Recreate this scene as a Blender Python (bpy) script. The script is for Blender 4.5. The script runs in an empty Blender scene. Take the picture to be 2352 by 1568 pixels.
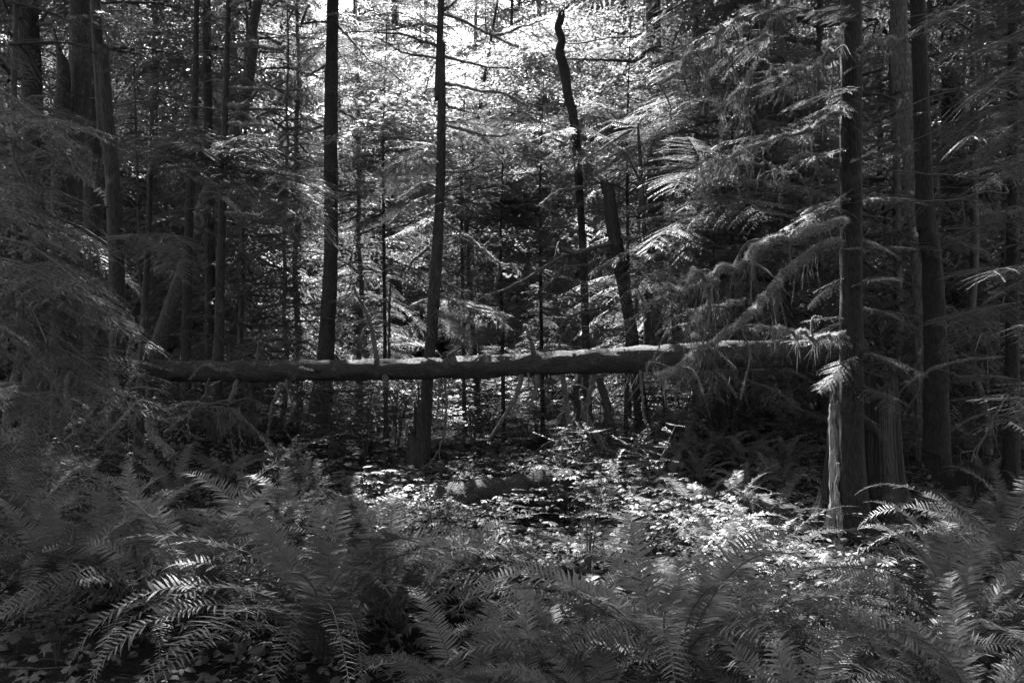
import bpy, math, random
import numpy as np
from mathutils import Vector, Matrix, noise as mnoise

R = math.radians
rng = np.random.default_rng(7)
random.seed(7)

# ------------------------------------------------------------------ camera, world, sun, exposure
scene = bpy.context.scene
COL = scene.collection
H = 1.6                       # eye height
F = 1829.0                    # focal length in the units the picture was measured in (2352 wide)
cam_data = bpy.data.cameras.new('camera')
cam_data.sensor_width = 36.0
cam_data.lens = 28.0
cam_data.clip_start = 0.05
cam_data.clip_end = 600.0
cam = bpy.data.objects.new('camera', cam_data)
cam.location = (0, 0, H)
cam.rotation_euler = (R(90), 0, 0)
COL.objects.link(cam)
scene.camera = cam

SUN_ELEV, SUN_AZ = 50.0, -14.0          # azimuth from +Y, negative = left
sx = math.sin(R(SUN_AZ)) * math.cos(R(SUN_ELEV))
sy = math.cos(R(SUN_AZ)) * math.cos(R(SUN_ELEV))
sz = math.sin(R(SUN_ELEV))
SUN = np.array([sx, sy, sz])

world = bpy.data.worlds.new('World')
scene.world = world
world.use_nodes = True
nt = world.node_tree
nt.nodes.clear()
w_out = nt.nodes.new('ShaderNodeOutputWorld')
w_bg = nt.nodes.new('ShaderNodeBackground')
w_sky = nt.nodes.new('ShaderNodeTexSky')
w_sky.sky_type = 'NISHITA'
w_sky.sun_disc = False
w_sky.sun_elevation = R(SUN_ELEV)
w_sky.sun_rotation = R(SUN_AZ)
w_sky.dust_density = 2.0
w_bw = nt.nodes.new('ShaderNodeRGBToBW')
nt.links.new(w_sky.outputs[0], w_bw.inputs[0])
nt.links.new(w_bw.outputs[0], w_bg.inputs[0])
nt.links.new(w_bg.outputs[0], w_out.inputs[0])
w_bg.inputs[1].default_value = 0.09

sun_data = bpy.data.lights.new('sun', 'SUN')
sun_data.energy = 5.0
sun_data.angle = R(0.5)
sun_data.color = (1, 1, 1)
sun = bpy.data.objects.new('sun', sun_data)
sun.rotation_euler = Vector((-sx, -sy, -sz)).to_track_quat('-Z', 'Y').to_euler()
COL.objects.link(sun)

vs = scene.view_settings
vs.view_transform = 'Standard'
vs.look = 'None'
vs.gamma = 1.0
vs.use_curve_mapping = False
vs.exposure = 3.15
cy = scene.cycles
cy.max_bounces = 6
cy.diffuse_bounces = 3
cy.glossy_bounces = 2
cy.transmission_bounces = 4
cy.transparent_max_bounces = 4
cy.volume_bounces = 0
cy.use_denoising = True
cy.denoising_prefilter = 'NONE'
cy.sample_clamp_indirect = 4.0

# ------------------------------------------------------------------ helpers
def P(vx, vy, Y):
    return np.array([(vx - 1176.0) / F * Y, Y, H - (vy - 784.0) / F * Y])

def ground(x, y):
    z = 0.05 * math.sin(x * 0.9 + 1.3) * math.cos(y * 0.7) + 0.03 * math.sin(x * 2.3 + y * 1.7)
    z += 0.62 * math.exp(-((x + 4.6) ** 2 / 3.0 + (y - 9.3) ** 2 / 5.0))
    z += 0.42 * math.exp(-((x - 3.4) ** 2 / 5.0 + (y - 11.0) ** 2 / 8.0))
    if y > 16:
        z += 0.022 * (y - 16)
    r = math.hypot(x, y)
    if r > 60:
        z += 0.10 * (r - 60)
    return z

def link(name, data, parent=None, mats=()):
    o = bpy.data.objects.new(name, data)
    COL.objects.link(o)
    if parent is not None:
        o.parent = parent
    return o

def tag(o, label=None, cat=None, group=None, kind=None):
    if label: o['label'] = label
    if cat: o['category'] = cat
    if group: o['group'] = group
    if kind: o['kind'] = kind
    return o

def thing(name, loc, label, cat, group=None, rotz=0.0):
    o = bpy.data.objects.new(name, None)
    o.empty_display_size = 0.2
    COL.objects.link(o)
    o.location = loc
    o.rotation_euler = (0, 0, rotz)
    return tag(o, label, cat, group)

class MB:
    """collects triangles; builds one mesh"""
    def __init__(s):
        s.v, s.f, s.m, s.n, s.sm = [], [], [], 0, []
    def add(s, v, f, mat=0, smooth=False):
        v = np.asarray(v, float).reshape(-1, 3); f = np.asarray(f, int).reshape(-1, 3)
        if len(f) == 0: return
        s.v.append(v); s.f.append(f + s.n); s.n += len(v)
        s.m.append(np.full(len(f), mat, np.int32)); s.sm.append(np.full(len(f), smooth, bool))
    def merge(s, o, M=None, T=None):
        if not o.v: return
        v = np.concatenate(o.v)
        if M is not None: v = v @ np.asarray(M).T
        if T is not None: v = v + np.asarray(T)
        s.v.append(v); s.f.append(np.concatenate(o.f) + s.n); s.n += len(v)
        s.m.append(np.concatenate(o.m)); s.sm.append(np.concatenate(o.sm))
    def mesh(s, name, mats, origin=None):
        v = np.concatenate(s.v); f = np.concatenate(s.f)
        if origin is not None: v = v - np.asarray(origin)
        me = bpy.data.meshes.new(name)
        me.vertices.add(len(v)); me.vertices.foreach_set('co', v.astype(np.float32).ravel())
        me.loops.add(len(f) * 3); me.loops.foreach_set('vertex_index', f.astype(np.int32).ravel())
        me.polygons.add(len(f))
        me.polygons.foreach_set('loop_start', np.arange(0, len(f) * 3, 3, dtype=np.int32))
        me.polygons.foreach_set('loop_total', np.full(len(f), 3, np.int32))
        for m in mats: me.materials.append(m)
        me.polygons.foreach_set('material_index', np.concatenate(s.m))
        me.polygons.foreach_set('use_smooth', np.concatenate(s.sm))
        me.update(calc_edges=True)
        return me

def unit(a):
    a = np.asarray(a, float)
    return a / np.maximum(np.linalg.norm(a, axis=-1, keepdims=True), 1e-9)

def stamp(mb, tv, tf, O, X, Z, S, mat=0, smooth=False):
    """stamp template (tv,tf) N times; X = its long axis, Z = its normal, S = scale (N,) or (N,3)"""
    O = np.asarray(O, float); X = unit(X); Z = np.asarray(Z, float)
    Yv = unit(np.cross(Z, X)); Z = np.cross(X, Yv)
    S = np.asarray(S, float)
    if S.ndim == 1: S = np.repeat(S[:, None], 3, 1)
    t = tv[None] * S[:, None, :]
    v = O[:, None] + t[..., 0:1] * X[:, None] + t[..., 1:2] * Yv[:, None] + t[..., 2:3] * Z[:, None]
    f = tf[None] + (np.arange(len(O)) * len(tv))[:, None, None]
    mb.add(v.reshape(-1, 3), f.reshape(-1, 3), mat, smooth)

def smooth_path(pts, n):
    """Catmull-Rom through (k,d) points"""
    p = np.asarray(pts, float)
    if len(p) == 2:
        t = np.linspace(0, 1, n)[:, None]
        return p[0] * (1 - t) + p[1] * t
    q = np.vstack([2 * p[0] - p[1], p, 2 * p[-1] - p[-2]])
    out = []
    for u in np.linspace(0, len(p) - 1, n):
        i = min(int(u), len(p) - 2); t = u - i
        a, b, c, d = q[i:i + 4]
        out.append(0.5 * ((2 * b) + (-a + c) * t + (2 * a - 5 * b + 4 * c - d) * t * t + (-a + 3 * b - 3 * c + d) * t ** 3))
    return np.array(out)

def frames(path):
    T = unit(np.gradient(path, axis=0))
    up = np.array([0, 0, 1.0]) if abs(T[0][2]) < 0.9 else np.array([1.0, 0, 0])
    N = [unit(np.cross(np.cross(T[0], up), T[0]))]
    for i in range(1, len(T)):
        n = N[-1] - T[i] * np.dot(N[-1], T[i]); N.append(unit(n))
    N = np.array(N); B = np.cross(T, N)
    return T, N, B

def tube(mb, path, rad, seg=8, mat=0, rough=0.0, freq=8.0, ridges=0, ridge=0.0, cap=True, seed=0.0):
    path = np.asarray(path, float); n = len(path)
    rad = np.asarray(rad, float) if np.ndim(rad) else np.full(n, rad)
    T, N, B = frames(path)
    a = np.arange(seg) / seg * 2 * math.pi
    rr = np.repeat(rad[:, None], seg, 1)
    s = np.concatenate([[0], np.cumsum(np.linalg.norm(np.diff(path, axis=0), axis=1))])
    if ridges:
        ph = np.sin(s * 0.8 + seed)[:, None] * 0.6 + np.sin(s * 2.3 + seed * 2)[:, None] * 0.25
        rr = rr * (1 + ridge * (np.abs(np.sin(a[None] * ridges / 2 + ph + 0.5 * np.sin(a[None] * 3 + s[:, None] * 2.2))) - 0.5))
    if rough:
        for i in range(n):
            for j in range(seg):
                q = path[i] * freq + (N[i] * math.cos(a[j]) + B[i] * math.sin(a[j])) * 1.5
                rr[i, j] *= 1 + rough * mnoise.noise(Vector((q[0] + seed, q[1], q[2])))
    v = path[:, None] + rr[..., None] * (N[:, None] * np.cos(a)[None, :, None] + B[:, None] * np.sin(a)[None, :, None])
    v = v.reshape(-1, 3)
    i = np.arange(n - 1)[:, None] * seg; j = np.arange(seg)[None]; j2 = (j + 1) % seg
    q0, q1, q2, q3 = i + j, i + j2, i + seg + j2, i + seg + j
    f = np.concatenate([np.stack([q0, q1, q2], -1).reshape(-1, 3), np.stack([q0, q2, q3], -1).reshape(-1, 3)])
    mb.add(v, f, mat, True)
    if cap:
        for (k, sgn) in ((0, -1), (n - 1, 1)):
            c = np.vstack([path[k] + sgn * T[k] * rad[k] * 0.25, v[k * seg:(k + 1) * seg]])
            ff = [[0, 1 + x, 1 + (x + 1) % seg] if sgn > 0 else [0, 1 + (x + 1) % seg, 1 + x] for x in range(seg)]
            mb.add(c, ff, mat, True)
    return s[-1]

def rand_unit(n):
    return unit(rng.normal(size=(n, 3)))

# ------------------------------------------------------------------ materials (all neutral: a black and white photograph)
def nodes(name):
    m = bpy.data.materials.new(name); m.use_nodes = True
    t = m.node_tree; t.nodes.clear()
    return m, t, t.nodes, t.links

def leaf_mat(name, lo, hi, trans=0.42, rough=0.5, spec=0.35, tboost=1.5):
    m, t, N, L = nodes(name)
    out = N.new('ShaderNodeOutputMaterial')
    tc = N.new('ShaderNodeNewGeometry'); oi = N.new('ShaderNodeObjectInfo')
    no = N.new('ShaderNodeTexNoise'); no.inputs['Scale'].default_value = 3.0; no.inputs['Detail'].default_value = 4
    L.new(tc.outputs['Position'], no.inputs['Vector'])
    ad = N.new('ShaderNodeMath'); ad.operation = 'MULTIPLY_ADD'; ad.inputs[1].default_value = 0.45
    L.new(oi.outputs['Random'], ad.inputs[0]); L.new(no.outputs['Fac'], ad.inputs[2])
    mr = N.new('ShaderNodeMapRange'); mr.inputs['From Min'].default_value = 0.35; mr.inputs['From Max'].default_value = 1.05
    mr.inputs['To Min'].default_value = lo; mr.inputs['To Max'].default_value = hi
    L.new(ad.outputs[0], mr.inputs['Value'])
    pb = N.new('ShaderNodeBsdfPrincipled'); pb.inputs['Roughness'].default_value = rough
    pb.inputs['Specular IOR Level'].default_value = spec
    L.new(mr.outputs[0], pb.inputs['Base Color'])
    tr = N.new('ShaderNodeBsdfTranslucent')
    tb = N.new('ShaderNodeMath'); tb.operation = 'MULTIPLY'; tb.inputs[1].default_value = tboost
    L.new(mr.outputs[0], tb.inputs[0]); L.new(tb.outputs[0], tr.inputs[0])
    mx = N.new('ShaderNodeMixShader'); mx.inputs[0].default_value = trans
    L.new(pb.outputs[0], mx.inputs[1]); L.new(tr.outputs[0], mx.inputs[2]); L.new(mx.outputs[0], out.inputs[0])
    return m

def bark_mat(name, dark, light, stretch=0.18, scale=22.0, bump=0.6, patch=0.4, axis='Z', patch_col=0.2):
    m, t, N, L = nodes(name)
    out = N.new('ShaderNodeOutputMaterial')
    tc = N.new('ShaderNodeTexCoord')
    mp = N.new('ShaderNodeMapping')
    sc = {'Z': (1, 1, stretch), 'X': (stretch, 1, 1)}[axis]
    mp.inputs['Scale'].default_value = sc
    L.new(tc.outputs['Object'], mp.inputs['Vector'])
    nf = N.new('ShaderNodeTexNoise'); nf.inputs['Scale'].default_value = scale * 3.1; nf.inputs['Detail'].default_value = 5
    L.new(mp.outputs[0], nf.inputs['Vector'])
    n1 = N.new('ShaderNodeTexNoise'); n1.inputs['Scale'].default_value = scale; n1.inputs['Detail'].default_value = 7; n1.inputs['Roughness'].default_value = 0.65
    L.new(mp.outputs[0], n1.inputs['Vector'])
    vo = N.new('ShaderNodeTexVoronoi'); vo.feature = 'DISTANCE_TO_EDGE'; vo.inputs['Scale'].default_value = scale * 1.3
    mixv = N.new('ShaderNodeMix'); mixv.data_type = 'VECTOR'; mixv.inputs[0].default_value = 0.06
    L.new(mp.outputs[0], mixv.inputs[4]); L.new(n1.outputs['Color'], mixv.inputs[5]); L.new(mixv.outputs[1], vo.inputs['Vector'])
    cr = N.new('ShaderNodeMapRange'); cr.inputs['From Max'].default_value = 0.22; cr.inputs['From Min'].default_value = 0.0
    L.new(vo.outputs['Distance'], cr.inputs['Value'])
    mul = N.new('ShaderNodeMath'); mul.operation = 'MULTIPLY'
    c1 = N.new('ShaderNodeMath'); c1.operation = 'MULTIPLY_ADD'; c1.inputs[1].default_value = 0.35; L.new(cr.outputs[0], c1.inputs[0])
    c2 = N.new('ShaderNodeMapRange'); c2.inputs['From Min'].default_value = 0.35; c2.inputs['From Max'].default_value = 0.65; L.new(nf.outputs['Fac'], c2.inputs['Value'])
    L.new(c2.outputs[0], c1.inputs[2])
    L.new(c1.outputs[0], mul.inputs[0]); L.new(n1.outputs['Fac'], mul.inputs[1])
    mr = N.new('ShaderNodeMapRange'); mr.inputs['From Min'].default_value = 0.0; mr.inputs['From Max'].default_value = 0.65
    mr.inputs['To Min'].default_value = dark; mr.inputs['To Max'].default_value = light
    L.new(mul.outputs[0], mr.inputs['Value'])
    # pale lichen patches
    n2 = N.new('ShaderNodeTexNoise'); n2.inputs['Scale'].default_value = 5.5; n2.inputs['Detail'].default_value = 8; n2.inputs['Roughness'].default_value = 0.75
    L.new(tc.outputs['Object'], n2.inputs['Vector'])
    pr = N.new('ShaderNodeMapRange'); pr.inputs['From Min'].default_value = 0.56; pr.inputs['From Max'].default_value = 0.66
    pr.inputs['To Max'].default_value = patch
    L.new(n2.outputs['Fac'], pr.inputs['Value'])
    mc = N.new('ShaderNodeMix'); mc.data_type = 'FLOAT'
    mc.inputs[3].default_value = patch_col
    L.new(pr.outputs[0], mc.inputs[0]); L.new(mr.outputs[0], mc.inputs[2])
    pb = N.new('ShaderNodeBsdfPrincipled'); pb.inputs['Roughness'].default_value = 0.8
    pb.inputs['Specular IOR Level'].default_value = 0.25
    L.new(mc.outputs[0], pb.inputs['Base Color'])
    bp = N.new('ShaderNodeBump'); bp.inputs['Strength'].default_value = bump; bp.inputs['Distance'].default_value = 0.012
    L.new(mul.outputs[0], bp.inputs['Height']); L.new(bp.outputs[0], pb.inputs['Normal'])
    L.new(pb.outputs[0], out.inputs[0])
    return m

def soil_mat(name, lo, hi):
    m, t, N, L = nodes(name)
    out = N.new('ShaderNodeOutputMaterial'); g = N.new('ShaderNodeNewGeometry')
    n1 = N.new('ShaderNodeTexNoise'); n1.inputs['Scale'].default_value = 9; n1.inputs['Detail'].default_value = 9; n1.inputs['Roughness'].default_value = 0.7
    L.new(g.outputs['Position'], n1.inputs['Vector'])
    mr = N.new('ShaderNodeMapRange'); mr.inputs['From Min'].default_value = 0.3; mr.inputs['From Max'].default_value = 0.75
    mr.inputs['To Min'].default_value = lo; mr.inputs['To Max'].default_value = hi
    L.new(n1.outputs['Fac'], mr.inputs['Value'])
    pb = N.new('ShaderNodeBsdfPrincipled'); pb.inputs['Roughness'].default_value = 1.0; pb.inputs['Specular IOR Level'].default_value = 0.05
    L.new(mr.outputs[0], pb.inputs['Base Color'])
    bp = N.new('ShaderNodeBump'); bp.inputs['Strength'].default_value = 0.8; bp.inputs['Distance'].default_value = 0.05
    L.new(n1.outputs['Fac'], bp.inputs['Height']); L.new(bp.outputs[0], pb.inputs['Normal']); L.new(pb.outputs[0], out.inputs[0])
    return m

M_needle = leaf_mat('hemlock_needles', 0.042, 0.14, trans=0.30)
M_farneedle = leaf_mat('far_hemlock_needles', 0.07, 0.12, trans=0.48)
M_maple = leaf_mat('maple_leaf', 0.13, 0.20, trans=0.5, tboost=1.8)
M_fern = leaf_mat('fern_leaf', 0.045, 0.13, trans=0.28, rough=0.55, spec=0.3)
M_herb = leaf_mat('herb_leaf', 0.035, 0.085, trans=0.42, rough=0.5)
M_litter = leaf_mat('dead_leaf', 0.03, 0.12, trans=0.05, rough=0.7, spec=0.2)
M_moss = leaf_mat('moss', 0.15, 0.30, trans=0.30, rough=0.9, spec=0.05)
M_hang = leaf_mat('hanging_moss', 0.05, 0.11, trans=0.30, rough=0.9, spec=0.05)
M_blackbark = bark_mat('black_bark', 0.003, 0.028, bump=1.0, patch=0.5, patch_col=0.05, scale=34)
M_bark = bark_mat('dark_bark', 0.005, 0.045, bump=1.0, patch=0.6, patch_col=0.085, scale=34)
M_palebark = bark_mat('pale_bark', 0.012, 0.075, patch=0.75, patch_col=0.17, scale=36)
M_litlichenbark = bark_mat('lit_lichen_bark', 0.012, 0.12, patch=0.9, patch_col=0.42, scale=36)  # lichen contrast raised in place of sunlight on the mottled trunk
M_logbark = bark_mat('log_bark', 0.006, 0.055, stretch=0.10, scale=60, bump=0.9, axis='X', patch=0.3, patch_col=0.2)
M_farbark = bark_mat('far_bark', 0.02, 0.08, scale=24, patch=0.3, patch_col=0.2)
M_sunlitwood = bark_mat('sunlit_wood', 0.03, 0.36, stretch=0.05, scale=40, bump=0.8, patch=0.2, patch_col=0.3)  # lighter stump wood, sunlight on its left face put into the colour
M_wood = bark_mat('weathered_wood', 0.004, 0.04, stretch=0.05, scale=30, bump=0.8, patch=0.2, patch_col=0.3)
M_twig = bark_mat('twig', 0.03, 0.10, scale=40, patch=0.3, patch_col=0.18)
M_soil = soil_mat('forest_soil', 0.006, 0.03)

# ------------------------------------------------------------------ leaf templates
def needle_template(n, ln, wd, stemw=0.012):
    """twiglet of unit length: n needles a side, flat"""
    v, f = [], []
    def tri(a, b, c):
        k = len(v); v.extend([a, b, c]); f.append([k, k + 1, k + 2])
    tri((0, stemw, 0), (0, -stemw, 0), (1, 0, 0))
    for i in range(n):
        s = (i + 0.5) / n
        l = ln * (1 - 0.45 * s) * (0.85 + 0.3 * ((i * 7) % 5) / 5)
        for sg in (1, -1):
            x = s + (0.02 if sg > 0 else 0)
            ang = R(62)
            dx, dy = math.cos(ang), sg * math.sin(ang)
            z = 0.02 * ((i * 3) % 3 - 1)
            tri((x - wd, 0, 0), (x + wd, 0, 0), (x + dx * l, dy * l, z))
    return np.array(v, float), np.array(f)

T_near = needle_template(10, 0.19, 0.034)
T_mid = needle_template(5, 0.24, 0.065)
T_far = (np.array([(0, 0, 0), (0.35, 0.16, 0), (1, 0, -0.03), (0.45, -0.15, 0)], float), np.array([[0, 2, 1], [0, 3, 2]]))

def lobed_leaf(lobes, depth, jag=0.0):
    pts = [(0, 0, 0.0)]
    n = lobes * 2 + 1
    for i in range(n):
        a = R(-150 + 300 * i / (n - 1))
        r = (1.0 if i % 2 == 1 else 1.0 - depth)
        if i == 0 or i == n - 1: r = 0.35
        r *= 1 - 0.25 * abs(a) / math.pi
        pts.append((0.42 + r * 0.58 * math.cos(a), r * 0.62 * math.sin(a), -0.09 * r * (1 if i % 2 else 0.2)))
    v = np.array([(0.40, 0, 0.03)] + pts, float)
    k = len(v)
    f = [[0, i, i + 1] for i in range(1, k - 1)] + [[0, k - 1, 1]]
    return v, np.array(f)

T_maple = lobed_leaf(5, 0.42)
T_club = lobed_leaf(9, 0.30)
T_oval = (np.array([(0, 0, 0), (0.3, 0.22, 0.03), (0.7, 0.2, 0.0), (1, 0, -0.05), (0.7, -0.2, 0.0), (0.3, -0.22, 0.03)], float),
          np.array([[0, 5, 1], [5, 4, 1], [1, 4, 2], [4, 3, 2]]))
# fern pinna: long pointed blade, slightly hooked
T_pinna = (np.array([(0, 0.06, 0), (0, -0.09, 0), (0.3, 0.095, 0.02), (0.3, -0.085, 0.02), (0.65, 0.07, 0.0), (0.65, -0.06, 0.0), (1, 0.05, -0.06)], float),
           np.array([[0, 1, 2], [1, 3, 2], [2, 3, 4], [3, 5, 4], [4, 5, 6]]))

# ------------------------------------------------------------------ boughs
def bough(tmpl, L=1.0, nside=17, tw=0.034, twl=0.085, width=0.42, droop=0.22, wood=True, thick=0.007, seed=0):
    """flat hemlock spray growing along +X"""
    g = np.random.default_rng(seed)
    mb = MB()
    n = 14
    s = np.linspace(0, 1, n)
    path = np.stack([s * L, 0.04 * L * np.sin(s * 3 + g.uniform(0, 6)), L * (0.10 * s - droop * s ** 2)], 1)
    O, X, Z, S = [], [], [], []
    def at(t):
        u = t * (n - 1); i = min(int(u), n - 2); w = u - i
        return path[i] * (1 - w) + path[i + 1] * w, unit(path[i + 1] - path[i])
    for k in range(nside * 2):
        t = 0.05 + 0.91 * (k + g.uniform(-.3, .3)) / (nside * 2)
        t = min(max(t, 0.02), 0.985)
        if g.random() < 0.07: continue
        p, d = at(t)
        sg = 1 if k % 2 else -1
        l = L * width * (min(1.0, 0.35 + t * 2.2)) * (1 - t) ** 0.62 * g.uniform(0.72, 1.12) + 0.03 * L
        ang = R(g.uniform(48, 62))
        side = np.array([-d[1], d[0], 0]) * sg
        sd = unit(d * math.cos(ang) + side * math.sin(ang) + np.array([0, 0, g.uniform(-0.14, 0.08)]))
        m = max(3, int(l / tw))
        nrm0 = unit(np.array([g.uniform(-.2, .2), g.uniform(-.2, .2), 1]))
        prev = p
        sp = [p]
        for j in range(m + 1):
            u = (j + 0.5) / (m + 0.5)
            q = p + sd * l * u + np.array([0, 0, -0.16 * l * u * u])
            dd = unit(sd + np.array([0, 0, -0.5 * u]))
            perp = unit(np.cross(nrm0, dd))
            for s2 in ((1, -1) if j < m else (0,)):
                if s2 == 0:
                    O.append(q); X.append(dd); S.append(twl * 0.8)
                else:
                    a2 = R(g.uniform(42, 60))
                    O.append(q); X.append(dd * math.cos(a2) + perp * s2 * math.sin(a2) + np.array([0, 0, g.uniform(-.14, .06)]))
                    S.append(twl * (1.05 - 0.6 * u) * g.uniform(0.65, 1.15))
                Z.append(nrm0 + g.normal(size=3) * 0.16)
            sp.append(q)
        if wood:
            sp = np.array(sp); w = thick * 0.35
            tube(mb, smooth_path(sp[[0, len(sp) // 2, -1]], 4), np.linspace(w, w * 0.4, 4), 3, 1, cap=False)
    stamp(mb, tmpl[0], tmpl[1], O, np.array(X), np.array(Z), np.array(S), 0)
    if wood:
        tube(mb, path, np.linspace(thick, thick * 0.25, n), 5, 1, cap=False)
    return mb

def hanging_sprays(mb, L, n, tmpl, twl, seed):
    pass

NEAR = [bough(T_near, 1.0, 14 + k, 0.022, 0.050, 0.36 + 0.03 * k, 0.12 + 0.05 * k, seed=10 + k).mesh('near_spray', [M_needle, M_twig]) for k in range(4)]
MID = [bough(T_mid, 1.5, 17, 0.028, 0.066, 0.34 + 0.04 * (k % 3), 0.10 + 0.07 * k, thick=0.010, seed=30 + k).mesh('mid_spray', [M_needle, M_twig]) for k in range(5)]

M_freshlitneedle = leaf_mat('fresh_lit_needles', 0.10, 0.19, trans=0.5, tboost=1.7)  # pale new growth, raised further to put the canopy's sun glow into its colour
MIDL = [bough(T_mid, 1.5, 17, 0.028, 0.066, 0.38, 0.10 + 0.07 * k, thick=0.010, seed=40 + k).mesh('fresh_lit_spray', [M_freshlitneedle, M_twig]) for k in range(5)]
def mat_from(X, Zhint):
    X = unit(X); Z = np.asarray(Zhint, float)
    Y = unit(np.cross(Z, X)); Z = np.cross(X, Y)
    return np.stack([X, Y, Z], 1)

def place_bough(parent, base, tip, kind, roll=0.0, wscale=1.0, name='bough'):
    """one spray from base to tip (world), child of parent"""
    me = (NEAR if kind == 'near' else MIDL if kind == 'fresh_lit' else MID)[rng.integers(0, 4 if kind == 'near' else 5)]
    L0 = 1.0 if kind == 'near' else 1.5
    d = np.asarray(tip) - np.asarray(base); L = np.linalg.norm(d)
    u = unit(d); u2 = unit(u + np.array([0, 0, 0.10]))
    side = unit(np.cross(np.array([0, 0, 1.0]), u2))
    up = np.cross(u2, side)
    up = up * math.cos(roll) + side * math.sin(roll)
    M = mat_from(u2, up)
    k = L / L0
    o = link(name, me, parent)
    mm = Matrix([list(M[i]) + [0] for i in range(3)] + [[0, 0, 0, 1]])
    loc = Vector(base) - (parent.location if parent else Vector((0, 0, 0)))
    o.matrix_local = Matrix.Translation(loc) @ mm @ Matrix.Diagonal((k, k * wscale, k, 1))
    return o

# ------------------------------------------------------------------ crowns of trees further off (shared meshes)
def far_bough(seed, L=2.2):
    return bough(T_far, L, 11, 0.16, 0.26, 0.40, 0.20 + 0.1 * (seed % 3), wood=False, seed=seed)
FARB = [far_bough(50 + k) for k in range(6)]
def mid_crown_bough(seed, L=2.0):
    return bough(T_mid, L, 11, 0.11, 0.20, 0.38, 0.18 + 0.1 * (seed % 3), wood=False, seed=seed)
MIDB = [mid_crown_bough(70 + k) for k in range(4)]

def crown_mb(z0, z1, lmax, per_m, seed, lib, dead=True, gaps=0.2):
    g = np.random.default_rng(seed)
    mb = MB()
    nb = int((z1 - z0) * per_m)
    for i in range(nb):
        z = z0 + (z1 - z0) * (i + g.random()) / nb
        t = (z - z0) / (z1 - z0)
        if g.random() < gaps: continue
        L = lmax * (1 - t) ** 0.7 * (0.55 + 0.45 * min(1, t * 6)) * g.uniform(0.55, 1.1) + 0.3
        az = g.uniform(0, 2 * math.pi)
        el = R(g.uniform(-22, 16) - 5)
        X = np.array([math.cos(az) * math.cos(el), math.sin(az) * math.cos(el), math.sin(el)])
        M = mat_from(X, (0, 0, 1)) * (L / 2.1)
        b0 = X * 0.08
        mb.merge(lib[g.integers(0, len(lib))], M, np.array([0, 0, z]) + b0)
        tip = np.array([0, 0, z]) + X * L * 0.85 - np.array([0, 0, L * 0.10])
        pth = smooth_path([np.array([0, 0, z - 0.05]), np.array([0, 0, z]) + X * L * 0.45, tip], 5)
        tube(mb, pth, np.linspace(0.022 * L ** 0.5, 0.004, 5), 4, 1, cap=False)
    return mb

def dead_branches(z0, z1, n, lmax, seed, r=0.02):
    g = np.random.default_rng(seed); mb = MB()
    for i in range(n):
        z = g.uniform(z0, z1); az = g.uniform(0, 2 * math.pi); L = lmax * g.uniform(0.25, 1)
        el = R(g.uniform(-35, 25))
        X = np.array([math.cos(az) * math.cos(el), math.sin(az) * math.cos(el), math.sin(el)])
        a = np.array([0, 0, z]); b = a + X * L * 0.5 + np.array([0, 0, 0.08 * L]); c = a + X * L + np.array([0, 0, -0.15 * L]) + g.normal(size=3) * 0.05 * L
        tube(mb, smooth_path([a, b, c], 6), np.linspace(r * (0.5 + 0.5 * L / lmax), 0.004, 6), 4, 0, cap=False)
        for q in range(int(2 + L * 2)):
            t = g.uniform(0.3, 0.95); p = a + (c - a) * t + np.array([0, 0, 0.06 * L * math.sin(t * 3)])
            d = unit(X + g.normal(size=3) * 0.7); l2 = L * g.uniform(0.12, 0.35)
            tube(mb, smooth_path([p, p + d * l2 * 0.5, p + d * l2 + np.array([0, 0, -0.1 * l2])], 3), np.linspace(r * 0.3, 0.003, 3), 3, 0, cap=False)
    return mb

CROWN_UNDER = [crown_mb(0.5, 9.5, 2.2, 11, 100 + k, MIDB).mesh('understorey_crown', [M_farneedle, M_twig]) for k in range(3)]
CROWN_FULL = [crown_mb(0.6, 25, 3.6, 9.0, 110 + k, FARB).mesh('full_crown', [M_farneedle, M_twig]) for k in range(4)]
CROWN_HIGH = [crown_mb(6.5, 27, 3.2, 6.0, 120 + k, FARB, gaps=0.25).mesh('high_crown', [M_farneedle, M_twig]) for k in range(3)]
DEAD = [dead_branches(1.0, 10.5, 46, 1.7, 130 + k).mesh('dead_branches', [M_twig]) for k in range(4)]

def trunk_mesh(h, r, seed, seg=12, mats=None, lean=0.0, flare=0.5):
    g = np.random.default_rng(seed); mb = MB()
    k = 14
    z = np.linspace(-0.3, h, k)
    off = np.cumsum(g.normal(size=(k, 2)) * 0.035, axis=0); off[:2] = 0
    path = np.stack([off[:, 0] + lean * z, off[:, 1], z], 1)
    rad = r * (1 - 0.75 * np.clip(z / h, 0, 1)) * (1 + flare * np.exp(-np.clip(z, 0, None) / 0.35))
    pth = smooth_path(path, 40); rd = np.interp(np.linspace(0, k - 1, 40), np.arange(k), rad)
    tube(mb, pth, rd, seg, 0, ridges=7, ridge=0.05, seed=seed)
    return mb.mesh('far_trunk', mats or [M_farbark])
TRUNKS = [trunk_mesh(25, 0.09 + 0.03 * k, 140 + k, lean=(-0.012, 0.008, 0.0, 0.015)[k]) for k in range(4)]
SAPLING = [trunk_mesh(9.6, 0.06, 150 + k, seg=7, mats=[M_twig]) for k in range(2)]

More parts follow.
